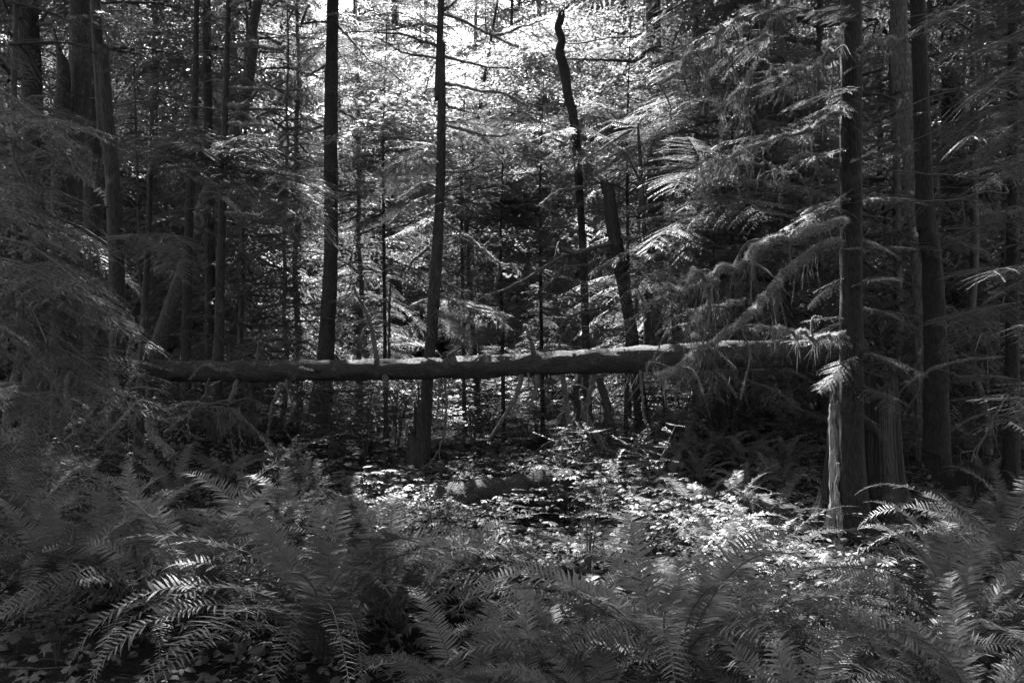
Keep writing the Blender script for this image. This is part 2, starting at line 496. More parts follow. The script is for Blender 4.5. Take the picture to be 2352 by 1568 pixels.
# ------------------------------------------------------------------ ground
gx = np.concatenate([-np.geomspace(150, 12, 16), np.arange(-11.5, 12, 0.28), np.geomspace(12.2, 150, 16)])
gy = np.concatenate([-np.geomspace(150, 3, 12), np.arange(-2, 22, 0.28), np.geomspace(22.5, 170, 22)])
gv = np.array([[(x, y, ground(x, y) + 0.05 * mnoise.noise(Vector((x * 2.1, y * 2.1, 0))) * (1 if abs(x) < 14 and -3 < y < 24 else 0)) for x in gx] for y in gy]).reshape(-1, 3)
nx = len(gx)
i = (np.arange(len(gy) - 1)[:, None] * nx + np.arange(nx - 1)[None]).ravel()
gf = np.concatenate([np.stack([i, i + 1, i + nx + 1], 1), np.stack([i, i + nx + 1, i + nx], 1)])
mb = MB(); mb.add(gv, gf, 0, True)
tag(link('ground', mb.mesh('ground', [M_soil])), kind='structure')

# ------------------------------------------------------------------ moss and mossy branches
T_strand = (np.array([(0, 0.5, 0), (0, -0.5, 0), (0.35, 0.42, 0.2), (0.35, -0.3, -0.1), (0.7, 0.22, -0.15), (0.7, -0.25, 0.1), (1, 0.02, 0)], float),
            np.array([[0, 1, 2], [1, 3, 2], [2, 3, 4], [3, 5, 4], [4, 5, 6]]))
T_fuzz = (np.array([(0, 0.12, 0), (0, -0.12, 0), (1, 0, 0)], float), np.array([[0, 1, 2]]))

def moss_on(path, rad, fuzz=900, strands=60, slen=0.22, seed=0, flen=0.018):
    """fuzz all round a limb and strands hanging below it (world coords)"""
    g = np.random.default_rng(seed); mb = MB()
    path = np.asarray(path); n = len(path)
    seglen = np.linalg.norm(np.diff(path, axis=0), axis=1); Lt = seglen.sum()
    T, N, B = frames(path)
    m = int(fuzz * Lt)
    u = g.uniform(0, n - 1.001, m); ii = u.astype(int); w = (u - ii)[:, None]
    p = path[ii] * (1 - w) + path[ii + 1] * w
    a = g.uniform(0, 2 * math.pi, m)
    d = N[ii] * np.cos(a)[:, None] + B[ii] * np.sin(a)[:, None]
    r = np.interp(u, np.arange(n), rad)
    O = p + d * (r * 0.9)[:, None]
    X = d + g.normal(size=(m, 3)) * 0.5 + np.array([0, 0, -0.15])
    S = flen * g.uniform(0.5, 1.6, m)
    stamp(mb, T_fuzz[0], T_fuzz[1], O, X, g.normal(size=(m, 3)), np.stack([S, S, S], 1))
    m = int(strands * Lt)
    if m:
        clump = np.sort(g.uniform(0, n - 1.001, max(3, m // 7)))
        u = np.clip(clump[g.integers(0, len(clump), m)] + g.normal(size=m) * 0.25, 0, n - 1.001); ii = u.astype(int); w = (u - ii)[:, None]
        p = path[ii] * (1 - w) + path[ii + 1] * w
        r = np.interp(u, np.arange(n), rad)
        O = p + np.stack([g.normal(size=m) * 0.3 * r, g.normal(size=m) * 0.3 * r, -r * 0.6], 1)
        X = np.array([0, 0, -1.0]) + g.normal(size=(m, 3)) * 0.28
        S = slen * g.gamma(1.2, 0.8, m).clip(0.1, 2.6)
        W = g.uniform(0.002, 0.007, m)
        stamp(mb, T_strand[0], T_strand[1], O, X, g.normal(size=(m, 3)), np.stack([S, W, W], 1), 1)
    return mb

def limb(parent, pts, r0, r1, name='branch', mat=None, moss=0.0, seed=0, twigs=0, n=26, slen=0.2, tl=0.5, fuzz=1.0, lump=0.0):
    """a limb through world points, child of parent; with moss > 0 a sub-part moss"""
    org = np.array(parent.location) if parent else np.zeros(3)
    path = smooth_path(pts, n)
    g = np.random.default_rng(seed + 999)
    wig = np.cumsum(g.normal(size=(n, 3)) * (0.006 + 0.010 * (lump > 0)), axis=0); wig -= np.linspace(0, 1, n)[:, None] * wig[-1]
    path = path + wig
    rad = np.linspace(r0, r1, n) * (1 + 0.25 * np.sin(np.arange(n) * 1.3 + seed) * g.uniform(0.2, 0.7, n)) * (1 + lump * np.array([mnoise.noise(Vector((k * 0.45, seed, 0))) * 2 for k in range(n)])).clip(.45, 2)
    mb = MB(); tube(mb, path, rad, 9, 0, rough=0.35, freq=14, seed=seed)
    tw_paths = []
    for k in range(twigs):
        u = g.uniform(0.25, 0.98) * (n - 1); i = int(u); p = path[i]
        T = unit(path[min(i + 1, n - 1)] - path[max(i - 1, 0)])
        d = unit(T * 0.7 + g.normal(size=3) * 0.6 + np.array([0, 0, -0.25])); l = tl * g.uniform(0.3, 1)
        q = smooth_path([p, p + d * l * 0.5 + g.normal(size=3) * 0.04, p + d * l + np.array([0, 0, -0.3 * l])], 7)
        tube(mb, q, np.linspace(max(r1, r0 * 0.25), 0.002, 7), 4, 0, cap=False); tw_paths.append(q)
    o = link(name, mb.mesh(name, [mat or M_twig], org), parent)
    if moss > 0:
        mm = moss_on(path, rad, fuzz=1500 * moss * fuzz, strands=(50 + 50 * (lump > 0)) * moss, slen=slen * 0.75, seed=seed)
        for q in tw_paths[: int(len(tw_paths) * 0.8)]:
            mm.merge(moss_on(q, np.linspace(0.006, 0.003, len(q)), fuzz=500 * moss, strands=60 * moss, slen=slen * 0.65, seed=seed + 3, flen=0.01))
        link('moss', mm.mesh('moss', [M_moss, M_hang], org), o)['kind'] = 'stuff'
    return o

def twig_set(parent, pts, n, l, r, seed, name='twig'):
    pass

# ------------------------------------------------------------------ the trees one can single out
def pict_trunk(name, Y, pts, label, mat=None, cat='tree', to_ground=True, up=None, seg=26, rough=0.10, flare=0.35, group=None, bare_top=False, part='trunk', yslope=0.0):
    """pts: (vx, vy, width) down the picture, at distance Y; extended to the ground and up to height `up`"""
    W = [np.append(P(x, y, Y + yslope * k), w / F * Y / 2) for k, (x, y, w) in enumerate(pts)]
    if up:
        a, b = W[0], W[1] if abs(W[0][2] - W[1][2]) > 0.8 else W[-1]
        d = (a - b) / max(a[2] - b[2], 1e-3)
        e = a + d * (up - a[2]) * 0.9; e[2] = up; e[3] = max(0.02, a[3] * 0.35)
        W = [e] + W
    if to_ground:
        a, b = W[-1], W[-2]
        gz = ground(a[0], a[1])
        if a[2] > gz + 0.15:
            d = (a - b) / max(b[2] - a[2], 1e-3); e = a + d * (a[2] - gz) * 0.8; e[2] = gz; e[3] = a[3] * 1.12
            W.append(e)
        e = W[-1].copy(); e[2] -= 0.25; e[3] *= 1.1; W.append(e)
    W = np.array(W)[::-1]
    base = W[1 if to_ground else 0][:3].copy() if to_ground else W[0][:3].copy()
    t = thing(name, Vector(base), label, cat, group)
    total = np.linalg.norm(np.diff(W[:, :3], axis=0), axis=1).sum()
    n = int(min(150, max(30, total / 0.12)))
    path = smooth_path(W[:, :3], n); rad = np.interp(np.linspace(0, len(W) - 1, n), np.arange(len(W)), W[:, 3])
    if to_ground:
        rad = rad * (1 + flare * np.exp(-np.clip(path[:, 2] - base[2], 0, None) / 0.3))
    mb = MB(); tube(mb, path, rad, seg, 0, rough=rough, freq=3.5, ridges=9, ridge=0.035, seed=Y)
    link(part, mb.mesh(part, [mat or M_bark], base), t)
    t['_'] = 0; del t['_']
    TREE[t.name] = (path, rad)
    return t
TREE = {}
def splinters(t, n=9, L=0.22, seed=0, mat=None):
    g = np.random.default_rng(seed); path, rad = TREE[t.name]
    i = -1 if path[-1][2] > path[0][2] else 0
    c, r = path[i], rad[i]; d = unit(path[i] - path[i - 4 if i == -1 else 4]); org = np.array(t.location)
    for k in range(n):
        a = k * 6.283 / n + g.uniform(-.2, .2); o = c + np.array([math.cos(a), math.sin(a), 0]) * r * 0.75
        mb = MB(); l = L * g.uniform(.25, 1.1); w = r * g.uniform(.3, .6)
        tube(mb, np.array([o - d * 0.12, o + d * l * .4, o + d * l * .75 + g.normal(size=3) * .01, o + d * l]), np.array([w, w * .8, w * .45, .002]), 5, 0, rough=.5, freq=20, seed=k)
        link('splinter', mb.mesh('splinter', [mat or M_bark], org), t)


def high_crown(t, k=0, rotz=0.0, s=1.0, dz=0.0):
    path, _ = TREE[t.name]
    top = path[-1]
    o = link('crown', CROWN_HIGH[k % 3], t)
    o.location = Vector((float(np.interp(12, path[:, 2], path[:, 0])), float(np.interp(12, path[:, 2], path[:, 1])), 0)) - t.location + Vector((0, 0, t.location.z + dz))
    o.rotation_euler = (0, 0, rotz); o.scale = (s, s, 1)

def axis_at(t, z):
    path, rad = TREE[t.name]
    i = int(np.argmin(abs(path[:, 2] - z)))
    return path[i], rad[i]

def scatter_boughs(t, zlo, zhi, n, lmin, lmax, kind='mid', az=(0, 360), el=(-25, 10), g=None):
    g = g or rng
    for k in range(n):
        z = zlo + (zhi - zlo) * (k + g.random()) / n
        p, r = axis_at(t, z)
        a = R(g.uniform(*az)); e = R(g.uniform(*el)); L = g.uniform(lmin, lmax)
        d = np.array([math.cos(a) * math.cos(e), math.sin(a) * math.cos(e), math.sin(e)])
        place_bough(t, p + d * r * 0.5, p + d * L, kind, roll=g.uniform(-.25, .25))

def B(t, segs, Y0, Y1, kind='mid', roll=0.2, n=1, jit=14, dy=0.4):
    """boughs given by picture segments (x0,y0,x1,y1)"""
    for (x0, y0, x1, y1) in segs:
        for k in range(n):
            j = lambda: rng.uniform(-jit, jit)
            a = P(x0 + j(), y0 + j(), Y0 + rng.uniform(-dy, dy) * 0.5); b = P(x1 + j(), y1 + j(), Y1 + rng.uniform(-dy, dy))
            place_bough(t, a, b, kind, roll=rng.uniform(-roll, roll))

def PL(pts, Y0, Y1):
    n = len(pts)
    return [P(x, y, Y0 + (Y1 - Y0) * k / (n - 1)) for k, (x, y) in enumerate(pts)]

# --- left side
t = pict_trunk('tree', 12.5, [(66, 0, 42), (74, 230, 43), (80, 520, 46), (84, 800, 52)], 'dark straight trunk leftmost in the frame, behind drooping hemlock sprays', up=24)
high_crown(t, 0); scatter_boughs(t, 4.5, 8.5, 10, 0.9, 1.8)
for k, (a, b) in enumerate((((60, 60), (0, 10)), ((60, 175), (2, 200)), ((85, 60), (130, 15)), ((88, 62), (150, 66)))):
    limb(t, PL([a, ((a[0] + b[0]) / 2, (a[1] + b[1]) / 2 - 5), b], 12.5, 12.0), 0.03, 0.012, seed=k)

t = pict_trunk('snag', 11.2, [(128, 84, 4), (136, 120, 13), (144, 150, 26), (146, 200, 30), (141, 262, 32), (138, 400, 36), (140, 800, 40)], 'black broken snag with pointed top beside the pale mossy trunk', cat='snag')
splinters(t, 4, .25, 1)
t = pict_trunk('tree', 11.5, [(184, 0, 42), (188, 120, 44), (184, 200, 48), (172, 265, 52), (166, 330, 48), (165, 500, 44), (165, 800, 46)], 'pale lichen covered trunk with a swollen bend beside the broken snag', mat=M_palebark, up=23)
high_crown(t, 1)
t = pict_trunk('tree', 14.5, [(205, 0, 38), (206, 300, 42), (206, 560, 44), (206, 800, 46)], 'straight grey trunk half hidden behind the pale bent trunk', mat=M_palebark, up=26)
high_crown(t, 2)
t4 = pict_trunk('tree', 8.4, [(222, 60, 22), (234, 105, 26), (244, 250, 29), (258, 400, 31), (266, 560, 33), (270, 720, 34), (270, 880, 34), (270, 930, 36)], 'leaning dark trunk standing in front of the left end of the fallen log', up=20)
high_crown(t4, 0, 2.0, s=.7)
B(t4, [(215, 60, 330, 40), (220, 40, 120, 60), (225, 30, 330, 110)], 8.4, 7.8)
t = pict_trunk('tree', 19, [(361, 0, 16), (356, 180, 17), (352, 400, 18), (348, 780, 20)], 'slim pale trunk in bright gap between the left trunks', mat=M_palebark, up=24)
high_crown(t, 1, 1.0)
t = pict_trunk('tree', 11, [(452, 0, 11), (450, 150, 13), (446, 290, 16), (438, 420, 18), (431, 620, 20), (427, 830, 22)], 'thin dark trunk just left of the stub branched tree', up=20)
scatter_boughs(t, 3.0, 7.0, 12, 0.8, 1.5)
t7 = pict_trunk('tree', 9.6, [(525, 0, 12), (521, 150, 14), (516, 300, 15), (512, 450, 17), (506, 620, 19), (504, 760, 22), (500, 840, 26)], 'slender tree bristling with short moss sleeved stub branches', up=19)
high_crown(t7, 2, 3.0, s=.7)
stubs = [[(531, 14), (555, 4), (600, -4)], [(517, 36), (500, 38), (482, 30)], [(528, 97), (560, 98), (592, 97)], [(528, 108), (575, 105), (640, 118), (655, 108)],
         [(528, 72), (540, 58), (545, 60)], [(526, 205), (580, 207), (623, 215), (624, 228)], [(526, 242), (545, 240), (570, 233)],
         [(524, 265), (560, 258), (582, 275), (597, 300), (605, 330)], [(524, 284), (570, 285), (632, 295)], [(515, 445), (540, 442), (570, 435)],
         [(514, 455), (530, 468), (548, 490)], [(515, 492), (550, 492), (600, 495)]]
for k, s_ in enumerate(stubs):
    limb(t7, PL(s_, 9.6, 9.1), 0.020 if k != 7 else 0.014, 0.014, moss=0.8, seed=20 + k, slen=0.05, n=16)
for k in range(14):
    y0 = 30 + k * 32; sgn = -1 if k % 2 else 1
    limb(t7, PL([(518, y0), (518 + sgn * 45, y0 + rng.uniform(-12, 4)), (518 + sgn * 90, y0 + rng.uniform(-10, 30))], 9.6, 9.9), 0.010, 0.003, seed=50 + k, n=12)
t = pict_trunk('tree', 13, [(482, 560, 22), (484, 700, 26), (488, 830, 34)], 'thick dark trunk directly behind the stub branched tree', up=18)
t8 = pict_trunk('tree', 12.2, [(596, -10, 21), (582, 108, 22), (565, 216, 24), (535, 320, 26), (483, 430, 28), (449, 540, 31), (419, 630, 32), (384, 733, 34), (360, 812, 38)],
                'moss covered trunk leaning to the right across the left side', mat=M_palebark, up=11)
pth, rd = TREE[t8.name]
org = np.array(t8.location)
sel = pth[(pth[:, 2] > 0) & (pth[:, 2] < 8.5)]
link('moss', moss_on(sel, np.interp(sel[:, 2], pth[:, 2], rd), fuzz=3200, strands=10, slen=0.12, seed=5, flen=0.020).mesh('moss', [M_moss, M_hang], org), t8)

# --- the two slim trees in the middle
t9 = pict_trunk('tree', 11.6, [(765, 0, 27), (762, 150, 29), (760, 300, 31), (760, 560, 31), (755, 697, 34), (747, 823, 37), (740, 877, 39), (733, 950, 44), (728, 1000, 58)],
                'tall straight trunk with flared base behind the middle of the log', up=26, flare=0.5)
high_crown(t9, 0, 1.0, s=.85)
B(t9, [(760, 60, 660, 130), (762, 40, 860, 60), (760, 100, 640, 215), (765, 150, 870, 190), (760, 390, 850, 430), (760, 400, 690, 380), (765, 700, 850, 690), (760, 740, 700, 730), (765, 375, 900, 345), (752, 20, 700, 5), (760, 160, 680, 160),
       (762, 180, 720, 230)], 11.6, 11.2, n=2, jit=12)
limb(t9, PL([(776, 252), (810, 268), (850, 290), (905, 312)], 11.6, 11), 0.022, 0.006, seed=80, twigs=6, tl=0.5)
limb(t9, PL([(745, 150), (720, 165), (700, 175)], 11.6, 11.2), 0.02, 0.01, seed=81, moss=0.4, slen=0.08)
limb(t9, PL([(776, 58), (815, 100), (840, 130), (880, 155), (990, 235)], 11.6, 10.6), 0.02, 0.005, seed=82, twigs=8, tl=0.6, moss=0.15)
limb(t9, PL([(776, 115), (795, 140), (800, 165)], 11.6, 11.2), 0.012, 0.005, seed=83, twigs=3, tl=0.3)

t10 = pict_trunk('tree', 9.0, [(1013, 0, 15), (1014, 100, 17), (1014, 250, 19), (1012, 400, 22), (1008, 500, 22), (1003, 589, 26), (996, 700, 27), (988, 800, 26), (982, 877, 26), (976, 980, 27), (968, 1090, 34)],
                 'slim tree with many mossy side branches rising behind the broken snag', up=19)
high_crown(t10, 1, 2.5)
t10b = [[(1005, 60), (975, 52), (930, 62), (785, 76)], [(1006, 108), (960, 95), (900, 78), (860, 76)], [(1004, 134), (960, 128), (925, 118), (890, 102)],
        [(1018, 30), (1062, 45), (1120, 77), (1160, 98), (1190, 108)], [(1120, 77), (1160, 76), (1210, 58), (1250, 45)], [(1020, 25), (1035, 10), (1048, 0)],
        [(1020, 128), (1060, 140), (1130, 155), (1168, 156)], [(1020, 190), (1060, 195), (1100, 205), (1160, 215), (1215, 245)], [(1020, 238), (1045, 245), (1070, 255), (1110, 262)],
        [(1020, 290), (1060, 297), (1105, 310), (1150, 308), (1180, 308)], [(1100, 308), (1120, 330), (1140, 350)], [(1018, 395), (1060, 395), (1105, 378), (1130, 370)],
        [(1000, 428), (975, 420), (955, 428), (930, 448), (895, 462)], [(975, 355), (945, 368), (900, 380)], [(1016, 472), (1034, 473), (1038, 477)],
        [(1020, 457), (1034, 455), (1036, 470)], [(1020, 510), (1060, 540), (1100, 562), (1150, 560)], [(1060, 538), (1110, 570), (1142, 600), (1187, 614)],
        [(1008, 640), (1040, 658), (1070, 670), (1113, 679)], [(1006, 672), (1040, 692), (1090, 708), (1150, 722)], [(985, 565), (950, 600), (930, 640)]]
for k, s_ in enumerate(t10b):
    thin = len(s_) == 4
    limb(t10, PL(s_, 9.0, 8.6 if k % 2 else 9.3), 0.019 if k not in (0, 1, 2) else 0.016, 0.006 if thin else 0.010, moss=0.5 if k > 2 else 0.2, seed=100 + k, twigs=5 if thin else 2, tl=0.32, slen=0.07, n=18)
for k in range(12):
    y0 = 60 + k * 48; sgn = -1 if k % 2 else 1
    limb(t10, PL([(1012, y0), (1012 + sgn * 45, y0 + rng.uniform(-14, 6)), (1012 + sgn * rng.uniform(80, 150), y0 + rng.uniform(-30, 40))], 9.0, 9.3), 0.007, 0.002, seed=140 + k, n=12, twigs=4, tl=0.3)
B(t10, [(1000, 330, 850, 390), (1000, 345, 900, 330), (1000, 400, 830, 440), (1000, 450, 870, 500), (1010, 60, 860, 40), (1000, 80, 800, 20), (1000, 100, 850, 110), (1020, 200, 1150, 230), (1020, 280, 1230, 330), (1020, 300, 1180, 370),
        (1020, 15, 1140, 0), (1000, 30, 880, -10), (1010, 330, 1090, 340), (1000, 700, 1100, 760), (1010, 690, 1170, 740), (990, 740, 920, 780), (1000, 420, 900, 430), (1000, 370, 930, 370), (1010, 720, 1080, 800), (1000, 500, 900, 560)], 9.0, 8.8, n=2, jit=14, roll=0.35)

for (tt, Yt, yr, ln, nn) in ((t9, 11.6, (40, 760), 40, 26), (t4, 8.4, (100, 700), 34, 12)):
    for k in range(nn):
        vy = yr[0] + (yr[1] - yr[0]) * (k + .5) / nn; zc = H - (vy - 784) / F * Yt; p, r = axis_at(tt, zc)
        vx = 1176 + p[0] / Yt * F; sg = -1 if rng.random() < .5 else 1; l = ln * rng.uniform(.4, 1.6)
        limb(tt, PL([(vx + sg * 10, vy), (vx + sg * (10 + l * .5), vy + rng.uniform(-10, 6)), (vx + sg * (10 + l), vy + rng.uniform(-14, 22))], Yt, Yt - rng.uniform(-.3, .4)), .010, .003, seed=700 + k, n=8, twigs=2, tl=.18)
# --- broken snag under the log
def stump_mesh(base, h, r, seed, tall=None, jag=0.15, seg=40, lobes=5, taper=0.75, squash=1.0):
    g = np.random.default_rng(seed); mb = MB()
    n = 26; a = np.arange(seg) / seg * 2 * math.pi
    rows = []
    hh = h * (1 + jag * np.array([mnoise.noise(Vector((math.cos(x) * 2.2, math.sin(x) * 2.2, seed))) for x in a]) + jag * 0.5 * g.normal(size=seg) * 0.5)
    if tall is not None: hh = hh * tall(a)
    for i_ in range(n):
        t_ = i_ / (n - 1)
        z = hh * t_
        rr = r * (1 - (1 - taper) * t_) * (1 + 0.55 * math.exp(-t_ * 5)) * (1 + 0.14 * np.cos(a * lobes + seed) * (0.4 + math.exp(-t_ * 3)) + 0.06 * np.abs(np.sin(a * 9 + seed + t_)) + 0.02 * np.sin(a * 23))
        rr = rr * (1 + 0.05 * np.array([mnoise.noise(Vector((math.cos(x) * 3, math.sin(x) * 3, t_ * 2.5 + seed))) for x in a]))
        rows.append(np.stack([np.cos(a) * rr, np.sin(a) * rr * squash, z - (0.2 if i_ == 0 else 0)], 1))
    # hollow top: rim then inside
    inn = rows[-1].copy(); inn[:, :2] *= 0.72; inn[:, 2] -= 0.05 * h
    deep = rows[-1].copy(); deep[:, :2] *= 0.5; deep[:, 2] = hh.min() * 0.7
    ctr = deep.copy(); ctr[:, :2] *= 0.02
    rows += [inn, deep, ctr]
    v = np.array(rows).reshape(-1, 3); m = len(rows)
    i_ = np.arange(m - 1)[:, None] * seg; j = np.arange(seg)[None]; j2 = (j + 1) % seg
    f = np.concatenate([np.stack([i_ + j, i_ + j2, i_ + seg + j2], -1).reshape(-1, 3), np.stack([i_ + j, i_ + seg + j2, i_ + seg + j], -1).reshape(-1, 3)])
    mb.add(v + np.asarray(base), f, 0, False)
    return mb
base = P(957, 1132, 8.3); base[2] = ground(base[0], base[1])
t = thing('snag', Vector(base), 'short dark broken snag with splintered top below the fallen log', 'snag')
link('trunk', stump_mesh((0, 0, 0), 0.86, 0.098, 3, jag=0.25, tall=lambda a: np.where(np.cos(a - 0.3) > -0.2, 1.08, 0.72), taper=0.85).mesh('trunk', [M_bark]), t)
limb(t, PL([(934, 1000), (932, 985), (936, 978)], 8.25, 8.25), 0.012, 0.008, seed=3, n=8, name='stub')

# --- fallen log
LY0, LY1 = 8.7, 7.5
lp = [(292, 842, 42), (340, 848, 46), (420, 853, 45), (600, 852, 47), (850, 849, 48), (1020, 845, 49), (1185, 838, 52), (1400, 828, 56), (1600, 818, 60), (1760, 813, 60), (1890, 811, 57), (1990, 806, 56)]
LP = np.array([np.append(P(x, y, LY0 + (LY1 - LY0) * (x - 292) / 1700), w / F * (LY0 + (LY1 - LY0) * (x - 292) / 1700) / 2) for x, y, w in lp])
log = thing('fallen_log', Vector(LP[5][:3]), 'long straight fallen log suspended across the whole picture', 'fallen log')
n = 190
path = smooth_path(LP[:, :3], n); rad = np.interp(np.linspace(0, len(LP) - 1, n), np.arange(len(LP)), LP[:, 3])
mb = MB(); tube(mb, path, rad, 44, 0, rough=0.2, freq=6, ridges=21, ridge=0.03)
link('log_trunk', mb.mesh('log_trunk', [M_logbark], LP[5][:3]), log)
# bark plates and flakes proud of the log, and light moss on its top
g = np.random.default_rng(11); fl = MB(); m = 2600
u = g.uniform(0, n - 1.01, m); ii = u.astype(int); T_, N_, B_ = frames(path); a = g.uniform(0, 2 * math.pi, m)
d = N_[ii] * np.cos(a)[:, None] + B_[ii] * np.sin(a)[:, None]
T_flake = (np.array([(-0.5, -0.25, 0), (-0.3, 0.3, 0.02), (0.5, 0.2, 0.12), (0.4, -0.3, 0.06)], float), np.array([[0, 3, 2], [0, 2, 1]]))
stamp(fl, T_flake[0], T_flake[1], path[ii] + d * (rad[ii] * 0.985)[:, None], T_[ii] + g.normal(size=(m, 3)) * 0.12, d + g.normal(size=(m, 3)) * 0.1, g.uniform(0.012, 0.04, m))
o = link('bark_flake', fl.mesh('bark_flake', [M_logbark], LP[5][:3]), log); o['kind'] = 'stuff'
g = np.random.default_rng(12); fz = MB(); m = 4500
u = g.uniform(0, n - 1.01, m); ii = u.astype(int); a = g.normal(size=m) * 0.6
upv = unit(np.cross(np.cross(T_, [0, 0, 1.0]), T_)); sd = np.cross(T_, upv)
d = upv[ii] * np.cos(a)[:, None] + sd[ii] * np.sin(a)[:, None]
stamp(fz, T_fuzz[0], T_fuzz[1], path[ii] + d * (rad[ii] * 0.97)[:, None], d + g.normal(size=(m, 3)) * 0.6, g.normal(size=(m, 3)), g.uniform(0.008, 0.022, m))
link('moss', fz.mesh('moss', [M_hang], LP[5][:3]), log)['kind'] = 'stuff'
log_limbs = [([(436, 872), (468, 838), (500, 841), (540, 845), (576, 842), (590, 836)], 0.013, 0.016, 0.5), ([(590, 838), (590, 798), (600, 780), (607, 774)], 0.018, 0.008, 0),
             ([(865, 826), (857, 760), (846, 715), (830, 690), (811, 657)], 0.022, 0.010, 0.15), ([(1221, 826), (1220, 795), (1213, 765), (1205, 746)], 0.022, 0.012, 0.2),
             ([(1199, 860), (1190, 900), (1170, 935), (1145, 975), (1120, 1014)], 0.022, 0.008, 0), ([(1190, 905), (1184, 930)], 0.012, 0.006, 0), ([(1232, 860), (1231, 895), (1226, 925), (1217, 945)], 0.020, 0.010, 0),
             ([(1226, 925), (1214, 940)], 0.010, 0.005, 0), ([(1213, 858), (1214, 885)], 0.012, 0.006, 0), ([(302, 826), (300, 800), (299, 784)], 0.028, 0.014, 0.1), ([(344, 835), (342, 824)], 0.02, 0.01, 0),
             ([(438, 836), (437, 826)], 0.014, 0.006, 0), ([(883, 868), (888, 885), (880, 893)], 0.03, 0.018, 0.3), ([(547, 872), (534, 905), (525, 935), (540, 950)], 0.022, 0.012, 0),
             ([(660, 872), (668, 905), (670, 930), (655, 980)], 0.014, 0.005, 0), ([(1023, 868), (1028, 910), (1025, 949), (1012, 1021), (983, 1070)], 0.012, 0.004, 0.1), ([(1010, 870), (1008, 905), (1000, 950), (990, 990)], 0.010, 0.004, 0),
             ([(1470, 850), (1476, 900), (1482, 960), (1490, 990)], 0.012, 0.006, 0.1), ([(690, 846), (700, 850), (720, 852)], 0.018, 0.012, 0.2), ([(1730, 850), (1765, 850)], 0.008, 0.004, 0), ([(300, 820), (315, 822), (335, 832), (360, 838)], 0.03, 0.02, 0.5)]
def logY(x): return LY0 + (LY1 - LY0) * (x - 292) / 1700
for k, (pts, r0, r1, ms) in enumerate(log_limbs):
    yy = logY(pts[0][0]) - (0.10 if pts[1][1] > 840 or k in (0, 18) else 0.0)
    limb(log, PL(pts, yy, yy - 0.08), r0 * 1.25, r1 * 1.3, twigs=2 if len(pts) > 3 and ms < .4 else 0, tl=.2, moss=ms, seed=200 + k, n=16, slen=0.06, name='branch')

# shreds hanging under the log at the left of the middle
def hanging(parent, box, Y, n, slen, seed, name='hanging_moss', w=(0.002, 0.006)):
    g = np.random.default_rng(seed); mb = MB()
    org = np.array(parent.location)
    x0, y0, x1, y1 = box
    X0 = g.uniform(x0, x1, n); Y0 = g.uniform(y0, y1, n)
    O = np.array([P(a, b, Y + g.uniform(-0.12, 0.12)) for a, b in zip(X0, Y0)])
    S = slen * g.gamma(1.3, 0.8, n).clip(0.1, 3.0); W = g.uniform(w[0], w[1], n)
    stamp(mb, T_strand[0], T_strand[1], O, np.array([0, 0, -1.0]) + g.normal(size=(n, 3)) * 0.3, g.normal(size=(n, 3)), np.stack([S, W, W], 1))
    o = link(name, mb.mesh(name, [M_hang], org), parent); o['kind'] = 'stuff'; return o
hanging(log, (860, 872, 895, 880), 8.3, 26, 0.16, 1); hanging(log, (1385, 850, 1470, 860), 7.9, 46, 0.13, 3)
hanging(log, (1650, 835, 1680, 846), 7.7, 12, 0.1, 4)

# --- right of the middle
t11 = pict_trunk('snag', 11.5, [(1288, 38, 15), (1282, 64, 17), (1290, 92, 19), (1285, 118, 21), (1296, 160, 22), (1304, 216, 22), (1320, 290, 20), (1330, 430, 18), (1340, 600, 16), (1348, 860, 18)],
                 'crooked dark snag with broken top leaning right of the centre', cat='snag')
t11b = pict_trunk('snag', 10.6, [(1394, 432, 24), (1398, 444, 26), (1405, 500, 30), (1412, 540, 31), (1424, 607, 29), (1440, 700, 26), (1455, 800, 28)], 'short broken leaning trunk hung with moss under the crooked snag', cat='snag')
splinters(t11, 7, .12, 2); splinters(t11b, 9, .14, 3)
B(t11, [(1320, 300, 1400, 330), (1322, 330, 1250, 370), (1325, 380, 1400, 420), (1328, 420, 1260, 450), (1330, 300, 1230, 320), (1335, 470, 1260, 520), (1335, 350, 1290, 400), (1330, 340, 1370, 400)], 11.3, 10.9, n=3, jit=14)
br11 = [([(1401, 560), (1355, 572), (1315, 578), (1290, 570), (1280, 568)], .022, .014, .4), ([(1340, 575), (1310, 583), (1275, 595), (1230, 625), (1185, 652), (1150, 670), (1106, 686)], .022, .006, .3),
        ([(1318, 580), (1295, 610), (1270, 645), (1245, 670)], .012, .005, .3), ([(1395, 572), (1370, 590), (1355, 610), (1295, 612)], .014, .006, .3), ([(1430, 545), (1450, 546), (1470, 545)], .018, .014, .5),
        ([(1355, 720), (1310, 730), (1280, 760), (1255, 800)], .014, .005, .2), ([(1320, 735), (1290, 775), (1280, 800)], .008, .004, .2), ([(1345, 430), (1300, 436), (1270, 445), (1240, 470)], .016, .008, .6)]
for k, (pts, r0, r1, ms) in enumerate(br11): limb(t11b, PL(pts, 10.5, 10.0), r0 * 1.35, r1 * 1.4, moss=ms, seed=240 + k, twigs=5, tl=0.35, slen=0.10, n=20)

